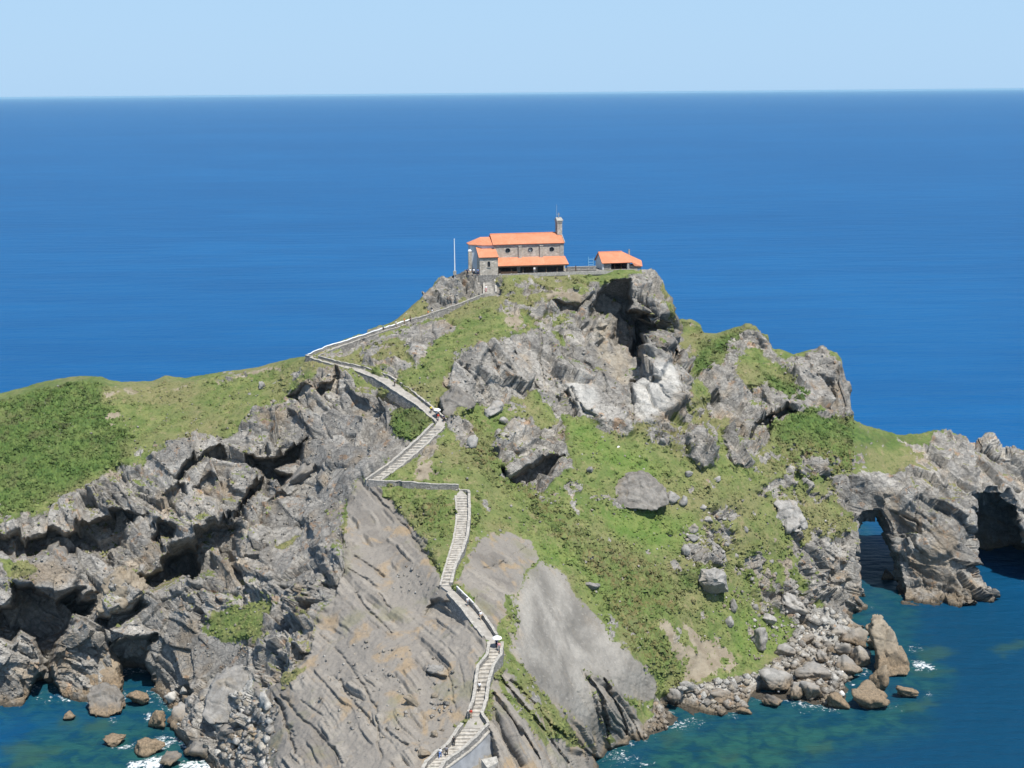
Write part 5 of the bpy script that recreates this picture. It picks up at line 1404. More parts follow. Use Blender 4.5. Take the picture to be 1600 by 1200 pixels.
MB().box((1.4, .25, .5), (2.0, .3, 2.0)).build('front_wall', M_WALL, sh)
MB().box((7.6, 3.4, .5), (.3, 6.2, 2.2)).build('side_wall', M_CHURCH, sh)
MB().box((7.0, -.1, .5), (.5, .5, 2.2)).build('stone_pillar', M_COPE, sh)
for c in (3.4, 5.2): MB().box((c, .1, .6), (.16, .16, 2.2)).build('post', M_WOOD, sh)
MB().box((9.4, 2.2, .3), (3.0, 3.2, 1.0)).build('annex_wall', M_CHURCH, sh)
MB().box((4.6, 2.6, .45), (1.8, .8, .08)).build('table_top', M_WOOD, sh)

# flag pole
p = Vector(at_y(710.6, 424.0, 368.0))
fp = empty('flag_pole', tuple(p), 'tall bare white flag pole left of the church', 'flag pole')
MB().tube((0, 0, -2.5), (0, 0, 8.4), .16, .10, 10).build('pole', M_WHITE, fp); MB().disc((0, 0, 8.4), (0, 0, 1), .17, .15, 10).build('finial', M_WHITE, fp); MB().box((0, 0, -.4), (.8, .8, 1.0)).build('base', M_COPE, fp)
# blue frame
bf = empty('metal_frame', tuple(uw(25.2, 4.0)), 'pale blue tubular frame standing behind the terrace wall', 'metal frame', rz=ANG)
for x in (0, 1.35): MB().tube((x, 0, 0), (x, 0, 3.2 if x else 3.4), .07).build('upright', M_BLUE, bf)
for z in (1.2, 1.9, 2.7): MB().tube((0, 0, z), (1.35, 0, z), .06).build('crossbar', M_BLUE, bf)

# ------------------------------------------------------------------ boulders
def boulder_material(name, grey=(.265, .252, .228), dark=(.13, .125, .115), ochre_z=(1.5, 4.5)):
    m, nt, b = mat_new(name); g = NT(nt); P = g.pos()
    n1 = g.noise(.5, 5, .65, P, .4); n2 = g.noise(2.4, 5, .7, P); n3 = g.noise(.16, 4, .6, P)
    c = g.mix(g.ramp(n1, .34, .66), tuple(x * .72 for x in grey), tuple(min(1, x * 1.18) for x in grey))
    c = g.mix(g.ramp(n2, .54, .74, 0, .7), c, dark)
    c = g.mix(g.ramp(n3, .52, .68, 0, .4), c, (grey[0] * .95, grey[1] * .80, grey[2] * .58))
    oi = g.n('ShaderNodeObjectInfo').outputs['Random']
    c = g.mix(1.0, c, g.n_rgb(g.math('MULTIPLY_ADD', oi, .34, .84)), 'MULTIPLY')
    z = g.n('ShaderNodeSeparateXYZ'); nt.links.new(P, z.inputs[0]); z = z.outputs[2]
    zz = g.math('ADD', z, g.math('MULTIPLY', g.math('SUBTRACT', n1, .5), -3.5))
    oc = g.mix(g.ramp(n2, .35, .65), (.125, .095, .062), (.27, .20, .128))
    c = g.mix(g.ramp(zz, ochre_z[0], ochre_z[1], .9, 0), c, oc)
    c = g.mix(g.ramp(z, .15, .7, .75, 0), c, (.035, .030, .022))
    nt.links.new(c, b.inputs['Base Color']); b.inputs['Roughness'].default_value = .92; b.inputs['Specular IOR Level'].default_value = .22
    cr = g.vor(1.1, g.vadd(P, n2, .6))
    h = g.math('ADD', g.math('MULTIPLY', n2, .8), g.math('MULTIPLY', g.ramp(cr, 0, .08), .35))
    nt.links.new(g.bump(h, .7, .12), b.inputs['Normal'])
    return m
MB_GREY = boulder_material('boulder_grey')
MB_PALE = boulder_material('boulder_pale', (.40, .38, .34), (.30, .285, .255), (0.2, 1.0))
MB_DARK = boulder_material('boulder_dark', (.175, .162, .142), (.095, .088, .078), (0.8, 2.5))
MB_OCHRE = boulder_material('boulder_ochre', (.25, .212, .158), (.12, .10, .074), (2.5, 7.0))
MB_WHITE = boulder_material('boulder_white', (.66, .65, .62), (.45, .44, .42), (-3, -2))

def ico(sub):
    bm = bmesh.new(); bmesh.ops.create_icosphere(bm, subdivisions=sub, radius=1.0)
    V = np.array([v.co[:] for v in bm.verts]); Fc = np.array([[v.index for v in f.verts] for f in bm.faces]); bm.free()
    return V / np.linalg.norm(V, axis=1)[:, None], Fc
ICO = {s: ico(s) for s in (2, 3, 4)}

def boulder(px, py, wpx, hpx, mat, label, group, tilt=0.0, sub=None, seed=0, water=False, dfac=.8, rough=1.0, up=.26, cut=None, ground_y=None):
    rg = np.random.default_rng(1000 + seed + int(px * 7 + py * 13))
    base_py = py + hpx * .42
    if water: Y = float(y_of_z(px, base_py, 0.0))
    elif ground_y: Y = ground_y
    else: Y = float(depth(px, base_py))
    p = at_y(px, base_py, Y)
    s = math.hypot(Y, CAM_Z - p[2]) / FPX
    hw, hh = wpx * s / 2, hpx * s / 2 * 1.02
    hd = max(hw, hh) * dfac
    sub = sub or (4 if wpx > 24 else 3 if wpx > 12 else 2)
    D, Fc = ICO[sub]
    n = rg.integers(9, 13)
    nn = rg.normal(size=(n, 3)); nn /= np.linalg.norm(nn, axis=1)[:, None]; dd = rg.uniform(.42, .72, n)
    if cut is not None:
        nn = np.vstack([nn, np.array(cut)[:, :3] / np.linalg.norm(np.array(cut)[:, :3], axis=1)[:, None]]); dd = np.concatenate([dd, np.array(cut)[:, 3]])
    dot = D @ nn.T
    r = np.where(dot > .05, dd / np.maximum(dot, .05), 9).min(1)
    r2 = np.where(dot > .05, dd / np.maximum(dot, .05), 9); r2.sort(axis=1)
    r = np.minimum(r, 1.12)
    r = r - .035 * np.exp(-((r2[:, 1] - r2[:, 0]) / .06) ** 2)
    V = D * r[:, None]
    off = (rg.random(3) * 50).astype(F32)
    fo, _, fe = facets((D * 1.0).astype(F32) + off, .62, .8, 5)
    V = V * (1 + .24 * rough * fo[:, None] - .05 * np.exp(-(fe / .08) ** 2)[:, None])
    V = V + D * (fbm(D.astype(F32) * 1.0 + off, .55, 4, .55)[:, None] * .05 * rough + fbm(D.astype(F32) + off, .16, 2, .6)[:, None] * .018 * rough)
    V[:, 0] /= np.abs(V[:, 0]).max(); V[:, 1] /= np.abs(V[:, 1]).max(); V[:, 2] /= np.abs(V[:, 2]).max()
    V = V * np.array((hw, hd, hh))
    R = np.array(Matrix.Rotation(math.radians(tilt), 3, 'Y'))
    V = V @ R.T
    c = Vector((p[0], p[1] + hd * .35, p[2] + hh * (1 - up) * .92))
    me = mesh_from('boulder', V, Fc)
    o = link('boulder', me, mat, label=label, cat='boulder', group=group)
    o.location = c
    return o

G_R = 'boulders along the shore below the arch'
G_L = 'boulders in the cove below the left cliff'
G_S = 'loose rocks scattered over the grass slope'
BL = [
 # right shore
 (1374,1058,30,44,MB_OCHRE,'small brown rock at the foot of the tall brown rock wall',G_R,0,dict(water=True)),
 (1359,985,22,22,MB_GREY,'grey boulder leaning on the tall brown rock wall, near its top',G_R,0,dict(water=True)),
 (1371,1003,36,34,MB_GREY,'pale rounded boulder against the tall brown rock wall',G_R,20,dict(water=True)),
 (1350,1026,40,46,MB_GREY,'upright rounded grey boulder in the middle of the boulder point',G_R,0,dict(water=True)),
 (1335,998,46,28,MB_GREY,'broad pale boulder behind the upright rounded one',G_R,-15,{}),
 (1314,1014,32,24,MB_GREY,'grey boulder with a dark underside at the back of the point',G_R,0,{}),
 (1328,1042,44,34,MB_GREY,'large round topped grey boulder in front of the upright one',G_R,10,{}),
 (1325,979,17,16,MB_GREY,'small square grey boulder nearest the arch',G_R,0,{}),
 (1309,985,32,32,MB_GREY,'cracked grey block left of the small square boulder',G_R,20,{}),
 (1285,964,22,22,MB_GREY,'pointed grey boulder highest on the rubble below the cliff',G_R,0,{}),
 (1284,1027,28,20,MB_GREY,'pale slab tipped against the rubble left of the point',G_R,20,{}),
 (1272,1049,62,34,MB_GREY,'long flat grey slab lying across the rubble',G_R,18,{}),
 (1232,1018,46,28,MB_GREY,'grey slab beside the grass tongue above the rubble',G_R,-10,{}),
 (1258,1000,34,22,MB_GREY,'grey slab at the upper edge of the grass tongue',G_R,-30,{}),
 (1214,1067,58,36,MB_GREY,'big pale slab where grass meets the shore rubble',G_R,12,{}),
 (1210,1095,38,22,MB_DARK,'dark smooth boulder at the water below the big pale slab',G_R,15,{}),
 (1244,1079,34,32,MB_GREY,'grey boulder with a brown foot at the water edge',G_R,0,{}),
 (1272,1080,42,34,MB_GREY,'cleft grey boulder with a black shaded front',G_R,0,dict(cut=[(.1,-.8,-.6,.35),(0,-.3,.95,.6)])),
 (1306,1092,46,40,MB_OCHRE,'brown wedge of rock dipping into green water',G_R,10,{}),
 (1357,1088,68,42,MB_OCHRE,'wide flat brown rock at the water edge of the point',G_R,5,dict(water=True)),
 (1421,1083,44,20,MB_OCHRE,'brown rock alone in the water off the point',G_R,5,dict(water=True)),
 (1188,997,27,44,MB_GREY,'upright pale pillar of rock standing in the grass',G_R,8,{}),
 (1057,1085,24,26,MB_GREY,'grey boulder at the left end of the shore rubble',G_R,30,{}),
 (1075,1073,28,22,MB_GREY,'grey block above the left end of the shore rubble',G_R,0,{}),
 (1098,1083,20,16,MB_GREY,'small grey block in the middle of the shore rubble',G_R,20,{}),
 (1125,1086,46,20,MB_GREY,'long grey slab along the shore rubble',G_R,5,{}),
 (1162,1111,26,20,MB_OCHRE,'brown boulder standing at the green water edge',G_R,0,{}),
 (1160,1072,34,10,MB_OCHRE,'flat buff ledge above the shore rubble',G_R,0,{}),
 (1315,1083,12,11,MB_WHITE,'largest of the white stones among the shore boulders',G_R,0,{}),
 (1301,1068,8,6,MB_WHITE,'white stone on the flat grey slab',G_R,0,{}),
 (1317,1051,8,7,MB_WHITE,'white stone below the large round topped boulder',G_R,0,{}),
 (1217,1080,6,6,MB_WHITE,'tiny white stone in the big pale slab corner',G_R,0,{}),
 (1388,905,26,30,MB_DARK,'dark rock in the water inside the arch opening',G_R,20,dict(ground_y=343.0,up=.0)),
 # grass slope
 (1050,775,26,24,MB_GREY,'pale block at the right end of the huge dark slab',G_S,0,{}),
 (1069,782,15,22,MB_GREY,'thin pointed rock beside the pale block',G_S,15,{}),
 (926,916,32,20,MB_GREY,'low grey rock among red brown scrub above the bare slab',G_S,10,{}),
 (1145,948,15,26,MB_GREY,'narrow upright rock below the angular pale boulder',G_S,0,{}),
 (1140,973,15,22,MB_GREY,'narrow rock beside the brown earth scar',G_S,25,{}),
 (1235,940,58,34,MB_GREY,'broad white slab at the top of the shore rocks',G_S,25,{}),
 (1200,966,28,22,MB_GREY,'grey block between the pillar and the white slab',G_S,10,{}),
 (965,699,8,5,MB_WHITE,'single white stone in the bright grass below the crag',G_S,0,{}),
 (786,657,19,15,MB_GREY,'small square block in the grass under the crag',G_S,0,{}),
 (408,603,13,17,MB_GREY,'round grey boulder alone on the left saddle turf',G_S,0,{}),
 (740,690,22,24,MB_GREY,'grey rock in the grass beside the upper bend of the path',G_S,35,{}),
 (768,642,44,26,MB_GREY,'leaning grey block in the grass left of the crag foot',G_S,-20,{}),
 (921,734,13,14,MB_GREY,'small grey stone beside the dry gully',G_S,20,{}),
 (1311,568,14,9,MB_GREY,'rock nose jutting out over the sea from the tower crag',G_S,-10,dict(up=0)),
 (1035,690,14,16,MB_GREY,'grey stone in tan grass below the white crag face',G_S,0,{}),
 (692,862+95,1,1,None,'',G_S,0,{}),
 (682,1046,30,14,MB_GREY,'flat grey rock with a black hollow beneath on the bare slope',G_S,5,dict(dfac=.6)),
 (646,1097,36,15,MB_OCHRE,'long yellowish slab slanting on the bare grey slope',G_S,52,dict(dfac=.3)),
 (678,1147,13,13,MB_OCHRE,'small orange rock beside the lowest stairs',G_S,15,{}),
 (679,1086,11,13,MB_OCHRE,'small orange stone above the pale debris patch',G_S,0,{}),
 (660,1178,26,12,MB_OCHRE,'buff block in the rubble beside the lowest parapet',G_S,0,{}),
 # left cove
 (104,1058,42,44,MB_DARK,'dark grey rock between the two caves',G_L,-20,dict(water=True)),
 (220,1090,46,28,MB_OCHRE,'rounded brown boulder below the cave mouth',G_L,0,dict(water=True)),
 (106,1119,22,17,MB_OCHRE,'small reddish rock awash in the blue water',G_L,0,dict(water=True)),
 (181,1155,42,20,MB_OCHRE,'flat topped tan rock ringed by white foam',G_L,-4,dict(water=True)),
 (235,1166,50,30,MB_OCHRE,'brown boulder between the two foam patches',G_L,10,dict(water=True)),
 (247,1124,34,36,MB_OCHRE,'orange brown boulder at the edge of the surf',G_L,0,dict(water=True)),
 (291,1122,58,38,MB_GREY,'big grey boulder with an orange foot in the surf',G_L,8,dict(water=True)),
 (268,1090,24,24,MB_PALE,'pale rounded boulder at the head of the cove',G_L,0,{}),
 (287,1079,17,14,MB_PALE,'smaller pale boulder at the head of the cove',G_L,0,{}),
 (290,1092,18,13,MB_OCHRE,'small tan boulder in front of the pale one',G_L,0,{}),
 (312,1076,22,18,MB_OCHRE,'orange block at the foot of the cove cliff',G_L,10,{}),
 (275,1104,20,12,MB_OCHRE,'low tan stone wedged before the surf boulder',G_L,0,{}),
 (362,1143,44,28,MB_DARK,'dark grey boulder on the pebble beach',G_L,-8,{}),
 (310,1168,74,34,MB_DARK,'low brown rock platform in the surf',G_L,5,dict(water=True)),
 (262,1188,40,24,MB_DARK,'dark rock at the lower edge of the surf',G_L,8,dict(water=True)),
 (412,1096,26,36,MB_PALE,'pale block leaning on the dark bed below the ridge',G_L,0,{}),
 (354,1179,15,10,MB_PALE,'small pale stone on the pebble beach',G_L,0,{}),
 (468,745,58,26,MB_DARK,'long dark rounded block lying in the cliff hollow',G_L,-38,dict(dfac=.5,up=.25)),
]
for k, (px, py, w, h, mat, label, grp, tilt, kw) in enumerate(BL):
    if mat is None: continue
    boulder(px, py, w, h, mat, label, grp, tilt, seed=k, **kw)
def traced(poly, mat, label, group, thick, lean, y0=None, step=1.6, amp=.45, water=False):
    P = np.array(poly, float); yb = P[:, 1].max(); xc = P[:, 0].mean()
    Y0 = y0 if y0 else (float(y_of_z(xc, yb, 0.0)) if water else float(depth(xc, yb)))
    V, Q = slab_solid(poly, step, thick, max(4, int(thick / .35)), lambda x, y: Y0 + (yb - y) * lean, 0)
    V = soften(V, Q, 5)
    N = vert_normals(V, Q); V32 = V.astype(F32)
    o, r, e = facets(V32, 2.6, 1.1, 7); o2, r2, e2 = facets(V32, .9, 1.0, 8)
    V = V + N * (o * amp * 2 + o2 * amp * .45 - np.exp(-(e / .04) ** 2) * .25 + fbm(V32, 3, 4, .55, 50) * .2)[:, None]
    c = V.mean(0); me = mesh_from('boulder', V - c, Q, False)
    ob = link('boulder', me, mat, label=label, cat='boulder', group=group); ob.location = c
traced([(1362,990),(1366,973),(1372,970),(1383,974),(1400,998),(1410,1022),(1424,1046),(1418,1056),(1404,1054),(1390,1060),(1372,1058),(1374,1030)], MB_OCHRE, 'tall brown rock wall at the tip of the boulder point', G_R, 5, .07, amp=.26, water=True)
traced([(929,781),(950,766),(966,757),(985,745),(1006,743),(1022,753),(1040,768),(1047,790),(1020,799),(1000,796),(962,794),(936,790)], MB_DARK, 'huge dark grey slab half buried in bright grass', G_S, 5, .10, y0=float(depth(985, 797)) - .9, amp=.22)
traced([(172,899),(182,896),(201,910),(222,922),(220,931),(207,939),(190,949),(165,954),(151,965),(147,950),(160,918)], MB_OCHRE, 'big tan triangular block hanging in the left cliff', G_L, 6, .06, y0=float(depth(180, 945)) - 2.5, amp=.4)
traced([(1200,806),(1215,792),(1235,786),(1254,800),(1261,826),(1250,834),(1222,826),(1204,815)], MB_GREY, 'large grey rock outcrop under a clump of turf', G_S, 5, .08, y0=float(depth(1232, 832)) - 1.2, amp=.4)
traced([(688,624),(712,607),(738,624),(744,634),(706,656),(694,650)], MB_DARK, 'tilted grey slab in the grass just right of the upper bend', G_S, 3.5, .10, amp=.25)
traced([(316,1120),(320,1094),(332,1072),(346,1061),(376,1057),(396,1070),(406,1098),(402,1118),(362,1130),(326,1132)], MB_GREY, 'huge pale boulder with a darker lower face in the cove', G_L, 6, .08, amp=.16)
traced([(110,1092),(127,1062),(139,1032),(147,1015),(164,1011),(169,1030),(181,1045),(189,1072),(187,1092)], MB_OCHRE, 'tall brown peak of rock standing in front of the cave', G_L, 5, .09, amp=.35, water=True)
traced([(134,1086),(175,1080),(189,1098),(191,1114),(166,1122),(141,1116)], MB_DARK, 'big brown wedge shaped rock in the cove mouth', G_L, 4, .10, amp=.3, water=True)
def angular():
    Y0 = float(depth(1115, 926)) - 2.9
    pts = {'A': (1093, 908, -.4), 'B': (1098, 892, .6), 'C': (1117, 887, 1.2), 'D': (1134, 896, 1.0), 'E': (1138, 925, 2.0), 'F': (1110, 929, 2.2), 'G': (1097, 920, .9), 'H': (1117, 905, -1.5), 'I': (1108, 917, -.9), 'J': (1130, 912, -.7)}
    P = {k: Vector(at_y(x, y, Y0 + d)) for k, (x, y, d) in pts.items()}
    for k, q in (('A', 'a'), ('B', 'b'), ('D', 'd'), ('E', 'e'), ('G', 'g')): P[q] = P[k] + Vector((0, 3.2, -.6))
    ks = list(P); ix = {k: i for i, k in enumerate(ks)}
    c = sum(P.values(), Vector()) / len(P)
    me = bpy.data.meshes.new('boulder'); me.from_pydata([tuple(P[k] - c) for k in ks], [], [[ix[q] for q in f] for f in ('BAIH', 'AGI', 'BHC', 'CHJD', 'DJE', 'HIFEJ', 'IGF', 'Aab', 'AbB', 'Bbd', 'BdC', 'CdD', 'DdE', 'dEe'.replace('dEe', 'dEe'), 'Gga', 'GaA', 'abdeg', 'GFEeg')])
    bm = bmesh.new(); bm.from_mesh(me); bmesh.ops.triangulate(bm, faces=bm.faces[:]); bmesh.ops.recalc_face_normals(bm, faces=bm.faces[:])
    bmesh.ops.subdivide_edges(bm, edges=bm.edges[:], cuts=4, use_grid_fill=True)
    co = np.array([v.co[:] for v in bm.verts]); n1 = fbm(co.astype(F32), 1.1, 4, .6, 60); n2 = fbm(co.astype(F32), 1.1, 4, .6, 61)
    for v, a, b in zip(bm.verts, n1, n2): v.co += Vector((a * .30, b * .34, (a - b) * .22))
    bm.to_mesh(me); bm.free()
    o = link('boulder', me, MB_GREY, label='angular grey boulder with a pale top and shaded lower face on the slope', cat='boulder', group=G_S); o.location = c
angular()
# little stones that nothing tells apart
for px, py, w, h, lab in [(1097,793,16,12,'topmost grey rock of the line running down from the thin pointed rock'),(1107,811,17,11,'flat grey rock second down the line below the thin pointed rock'),(1085,824,22,17,'blocky grey rock third down the line, in bright grass'),(1082,840,18,15,'grey rock midway down the line, just under the blocky one'),
    (1072,861,18,19,'leftmost grey rock at the foot of the line above the angular boulder'),(1090,868,24,17,'broad low rock at the foot of the line above the angular boulder'),(1116,860,14,19,'upright narrow rock just right of the broad low one')]:
    boulder(px, py, w, h, MB_GREY, lab, 'line of rocks above the angular pale boulder', random.uniform(-25, 25))
for px, py, w, h in [(1165,827,10,10),(1205,877,8,8),(1212,897,9,7),(1076,741,15,12),(1122,749,16,11),(1182,950,14,13),(1150,868,9,8),(1135,850,10,8),(1175,905,9,8),(1190,915,10,9),(1160,890,9,7)]:
    boulder(px, py, w, h, MB_GREY, 'small grey stone lying loose in the tan grass of the right slope', 'small stones in the right slope', random.uniform(-25, 25))

# ------------------------------------------------------------------ people
def skin_mesh(name, pts, edges, rad, sub=1, root=0):
    me = bpy.data.meshes.new(name + '_src'); me.from_pydata(pts, edges, [])
    ob = bpy.data.objects.new(name + '_src', me); COL.objects.link(ob)
    md = ob.modifiers.new('s', 'SKIN'); md.use_smooth_shade = True
    for i, r in enumerate(rad):
        v = me.skin_vertices[0].data[i]; v.radius = (r, r) if not isinstance(r, tuple) else r; v.use_root = (i == root)
    if sub: ob.modifiers.new('u', 'SUBSURF').levels = sub
    dg = bpy.context.evaluated_depsgraph_get(); out = bpy.data.meshes.new_from_object(ob.evaluated_get(dg)); out.name = name
    bpy.data.objects.remove(ob); bpy.data.meshes.remove(me)
    return out
def pose(stride, swing):
    J = {'pelvis': (0, 0, .93), 'waist': (0, 0, 1.08), 'chest': (0, .01, 1.30), 'neck': (0, 0, 1.46), 'head': (0, -.02, 1.58), 'crown': (0, -.01, 1.70),
         'hl': (-.10, 0, .90), 'hr': (.10, 0, .90), 'kl': (-.11, -stride * .55, .50), 'kr': (.11, stride * .25, .49), 'al': (-.11, -stride * .7, .08), 'ar': (.11, stride * 1.1, .11), 'tl': (-.12, -stride * .7 - .16, .03), 'tr': (.12, stride * 1.1 - .13, .04),
         'sl': (-.19, .01, 1.40), 'sr': (.19, .01, 1.40), 'el': (-.26, swing * .4, 1.13), 'er': (.26, -swing * .4, 1.13), 'wl': (-.27, swing * .2 - .10, .88), 'wr': (.27, -swing * .9 - .06, .90), 'fl': (-.27, swing * .1 - .14, .80), 'fr': (.27, -swing * 1.0 - .10, .82)}
    return J
def pick(J, names, edges, rads):
    ix = {n: i for i, n in enumerate(names)}
    return [J[n] for n in names], [(ix[a], ix[b]) for a, b in edges], rads
def person_meshes(tag, stride, swing):
    J = pose(stride, swing)
    nm = ['pelvis', 'waist', 'chest', 'neck', 'head', 'crown', 'hl', 'hr', 'kl', 'kr', 'al', 'ar', 'tl', 'tr', 'sl', 'sr', 'el', 'er', 'wl', 'wr', 'fl', 'fr']
    ed = [('pelvis', 'waist'), ('waist', 'chest'), ('chest', 'neck'), ('neck', 'head'), ('head', 'crown'), ('pelvis', 'hl'), ('pelvis', 'hr'), ('hl', 'kl'), ('hr', 'kr'), ('kl', 'al'), ('kr', 'ar'), ('al', 'tl'), ('ar', 'tr'), ('chest', 'sl'), ('chest', 'sr'), ('sl', 'el'), ('sr', 'er'), ('el', 'wl'), ('er', 'wr'), ('wl', 'fl'), ('wr', 'fr')]
    rd = [.12, .11, .13, .055, .105, .07, .09, .09, .06, .06, .045, .045, .04, .04, .065, .065, .045, .045, .033, .033, .04, .04]
    body = skin_mesh('person', *pick(J, nm, ed, rd))
    sh = skin_mesh('shirt', *pick(J, ['pelvis', 'waist', 'chest', 'sl', 'sr', 'el', 'er'], [('pelvis', 'waist'), ('waist', 'chest'), ('chest', 'sl'), ('chest', 'sr'), ('sl', 'el'), ('sr', 'er')], [.15, .14, .165, .09, .09, .065, .065]))
    tr = skin_mesh('trousers', *pick(J, ['pelvis', 'hl', 'hr', 'kl', 'kr', 'al', 'ar'], [('pelvis', 'hl'), ('pelvis', 'hr'), ('hl', 'kl'), ('hr', 'kr'), ('kl', 'al'), ('kr', 'ar')], [.145, .115, .115, .085, .085, .065, .065]))
    return body, sh, tr
PM = [person_meshes('walk', .26, .22), person_meshes('stand', .04, .05)]
bm = bmesh.new(); bmesh.ops.create_uvsphere(bm, u_segments=10, v_segments=6, radius=.118)
for v in bm.verts: v.co = Vector((v.co.x, v.co.y * 1.05 + .02, v.co.z * .9 + 1.645)); 
HAIR = bpy.data.meshes.new('hair'); bm.to_mesh(HAIR); bm.free()
COLS = {'white': (.75, .75, .73), 'black': (.02, .02, .022), 'navy': (.03, .04, .10), 'red': (.50, .05, .03), 'orange': (.75, .20, .05), 'yellow': (.70, .60, .08), 'grey': (.22, .22, .23), 'blue': (.10, .20, .45), 'tan': (.42, .33, .22), 'pink': (.65, .30, .30), 'teal': (.08, .30, .30)}
CM = {k: plain('cloth_' + k, v, .1, 4, .9) for k, v in COLS.items()}
M_SKIN = plain('skin', (.52, .31, .21), .06, 4, .6); M_HAIR = plain('dark_hair', (.035, .022, .015), .2, 6, .7)
G_P = 'walkers on the path and the terrace'
def person(p, shirt, legs, label, k=0, rz=0.0, s=1.0):
    b, sh, tr = PM[k]
    def cl(me, mat, name, parent=None):
        o = bpy.data.objects.new(name, me); COL.objects.link(o)
        if not me.materials: me.materials.append(mat)
        o.material_slots[0].link = 'OBJECT'; o.material_slots[0].material = mat
        if parent: o.parent = parent
        return o
    o = cl(b, M_SKIN, 'person'); o.location = p; o.rotation_euler = (0, 0, rz); o.scale = (s, s, s)
    o['label'] = label; o['category'] = 'person'; o['group'] = G_P
    cl(sh, CM[shirt], 'shirt', o); cl(tr, CM[legs], 'trousers', o); cl(HAIR, M_HAIR, 'hair', o)
    return o
def on_flight(name, seg, t, side):
    (l0, r0), (l1, r1) = FP[name][seg], FP[name][seg + 1]
    p = l0.lerp(l1, t).lerp(r0.lerp(r1, t), side); p.z += .05; return p
def parasol(p, label):
    r = empty('sun_umbrella', tuple(p), label, 'umbrella', 'white sun umbrellas')
    MB().tube((.2, -.1, 1.0), (.1, -.05, 2.25), .02).build('shaft', M_METAL, r)
    mb = MB(); n = 16
    ring = lambda rad, z: [(.1 + rad * math.cos(6.28318 * i / n), -.05 + rad * math.sin(6.28318 * i / n), z) for i in range(n)]
    k = mb.add(ring(.85, 1.82) + ring(.78, 1.98) + ring(.45, 2.17) + ring(.05, 2.25), [])
    for a in range(3):
        for i in range(n): mb.f.append((k + a * n + i, k + a * n + (i + 1) % n, k + (a + 1) * n + (i + 1) % n, k + (a + 1) * n + i))
    mb.f.append(tuple(k + 3 * n + i for i in range(n)))
    mb.build('canopy', M_WHITE, r)
person(on_flight('low', 2, .9, .22), 'white', 'blue', 'person in white at the left of a pair low on the wide stairs', 0, 2.9)
person(on_flight('low', 3, .15, .42), 'grey', 'black', 'person in grey and black at the right of the low pair', 0, 3.0)
person(on_flight('low', 4, .3, .18), 'black', 'black', 'person all in black near the parapet of the wide stairs', 1, 3.1)
person(on_flight('mid', 0, -.1, .15), 'red', 'tan', 'person in a red top below the jog of the lower stairs', 1, 2.8)
person(on_flight('mid', 1, .75, .3), 'white', 'black', 'person in a white shirt and black trousers in the middle of the bending flight', 0, 3.2)
q = on_flight('mid', 4, .85, .6); person(q, 'navy', 'black', 'person in dark blue walking under a white sun umbrella at the bend', 0, .2); parasol(q, 'white sun umbrella held at the bend above the bending flight')
person(on_flight('mid', 4, .6, .85), 'pink', 'grey', 'person in pink beside the umbrella at the bend', 0, .1)
person(on_flight('turn', 1, .1, .8), 'white', 'tan', 'person in white halfway along the slanting path', 0, .6)
person(on_flight('turn', 2, .2, .7), 'white', 'grey', 'person in white at the end of the white hand rail', 1, .6)
person(Vector(FP['low'][1][0]) + Vector((.1, 1.0, 1.0)), 'white', 'white', 'person in white leaning on the lowest parapet', 1, 1.0)
person(on_flight('back', 0, .55, .5), 'yellow', 'black', 'person in a yellow shirt on the flank path', 0, .8)
q = on_flight('back', 0, .25, .5); person(q, 'white', 'black', 'person walking under a white umbrella on the flank path', 0, .8); parasol(q, 'round white sun umbrella on the flank path near the upper bend')
person(on_flight('back', 0, .08, .3), 'red', 'grey', 'person in a dull red top just above the upper bend', 0, .8)
person(on_flight('back', 0, .02, .8), 'navy', 'black', 'person in dark clothes just above the upper bend', 1, .8)
person(on_flight('back', 2, .4, .5), 'grey', 'black', 'lone person in grey midway along the flank path', 0, .9)
person(on_flight('rise', 3, .05, .4), 'teal', 'black', 'leftmost walker on the skyline path, in teal', 0, -1.0)
person(on_flight('rise', 3, .5, .5), 'white', 'tan', 'walker in white between the teal and orange ones on the skyline path', 0, -1.0)
person(on_flight('rise', 3, .8, .5), 'orange', 'tan', 'walker in orange on the open skyline path', 0, -1.0)
person(on_flight('rise', 4, .02, .5), 'black', 'black', 'walker in black just ahead of the orange one', 0, -1.0)
person(on_flight('rise', 4, .95, .7), 'orange', 'grey', 'walker in orange where the dark wall begins', 0, -1.0)
person(on_flight('rise', 5, .12, .7), 'white', 'grey', 'walker in white where the dark wall begins', 0, -1.0)
person(on_flight('steps', 0, .25, .15), 'white', 'pink', 'person in white at the foot of the church steps', 1, .3)
for k, (u, w, shc, lg, lab) in enumerate([(-8.0, .3, 'navy', 'black', 'person in navy at the left edge of the church terrace'), (-7.2, .5, 'white', 'tan', 'person in white beside the navy one on the terrace'), (-6.3, .3, 'white', 'black', 'person in a white shirt and black trousers below the apse'), (-5.3, -.2, 'blue', 'navy', 'person in blue beside the sacristy corner')]):
    person(uw(u, w, -.05), shc, lg, lab, 1, .3 * k)
person(uw(9.6, -.55, 0), 'white', 'grey', 'person in white standing before the dark porch', 1, .2)

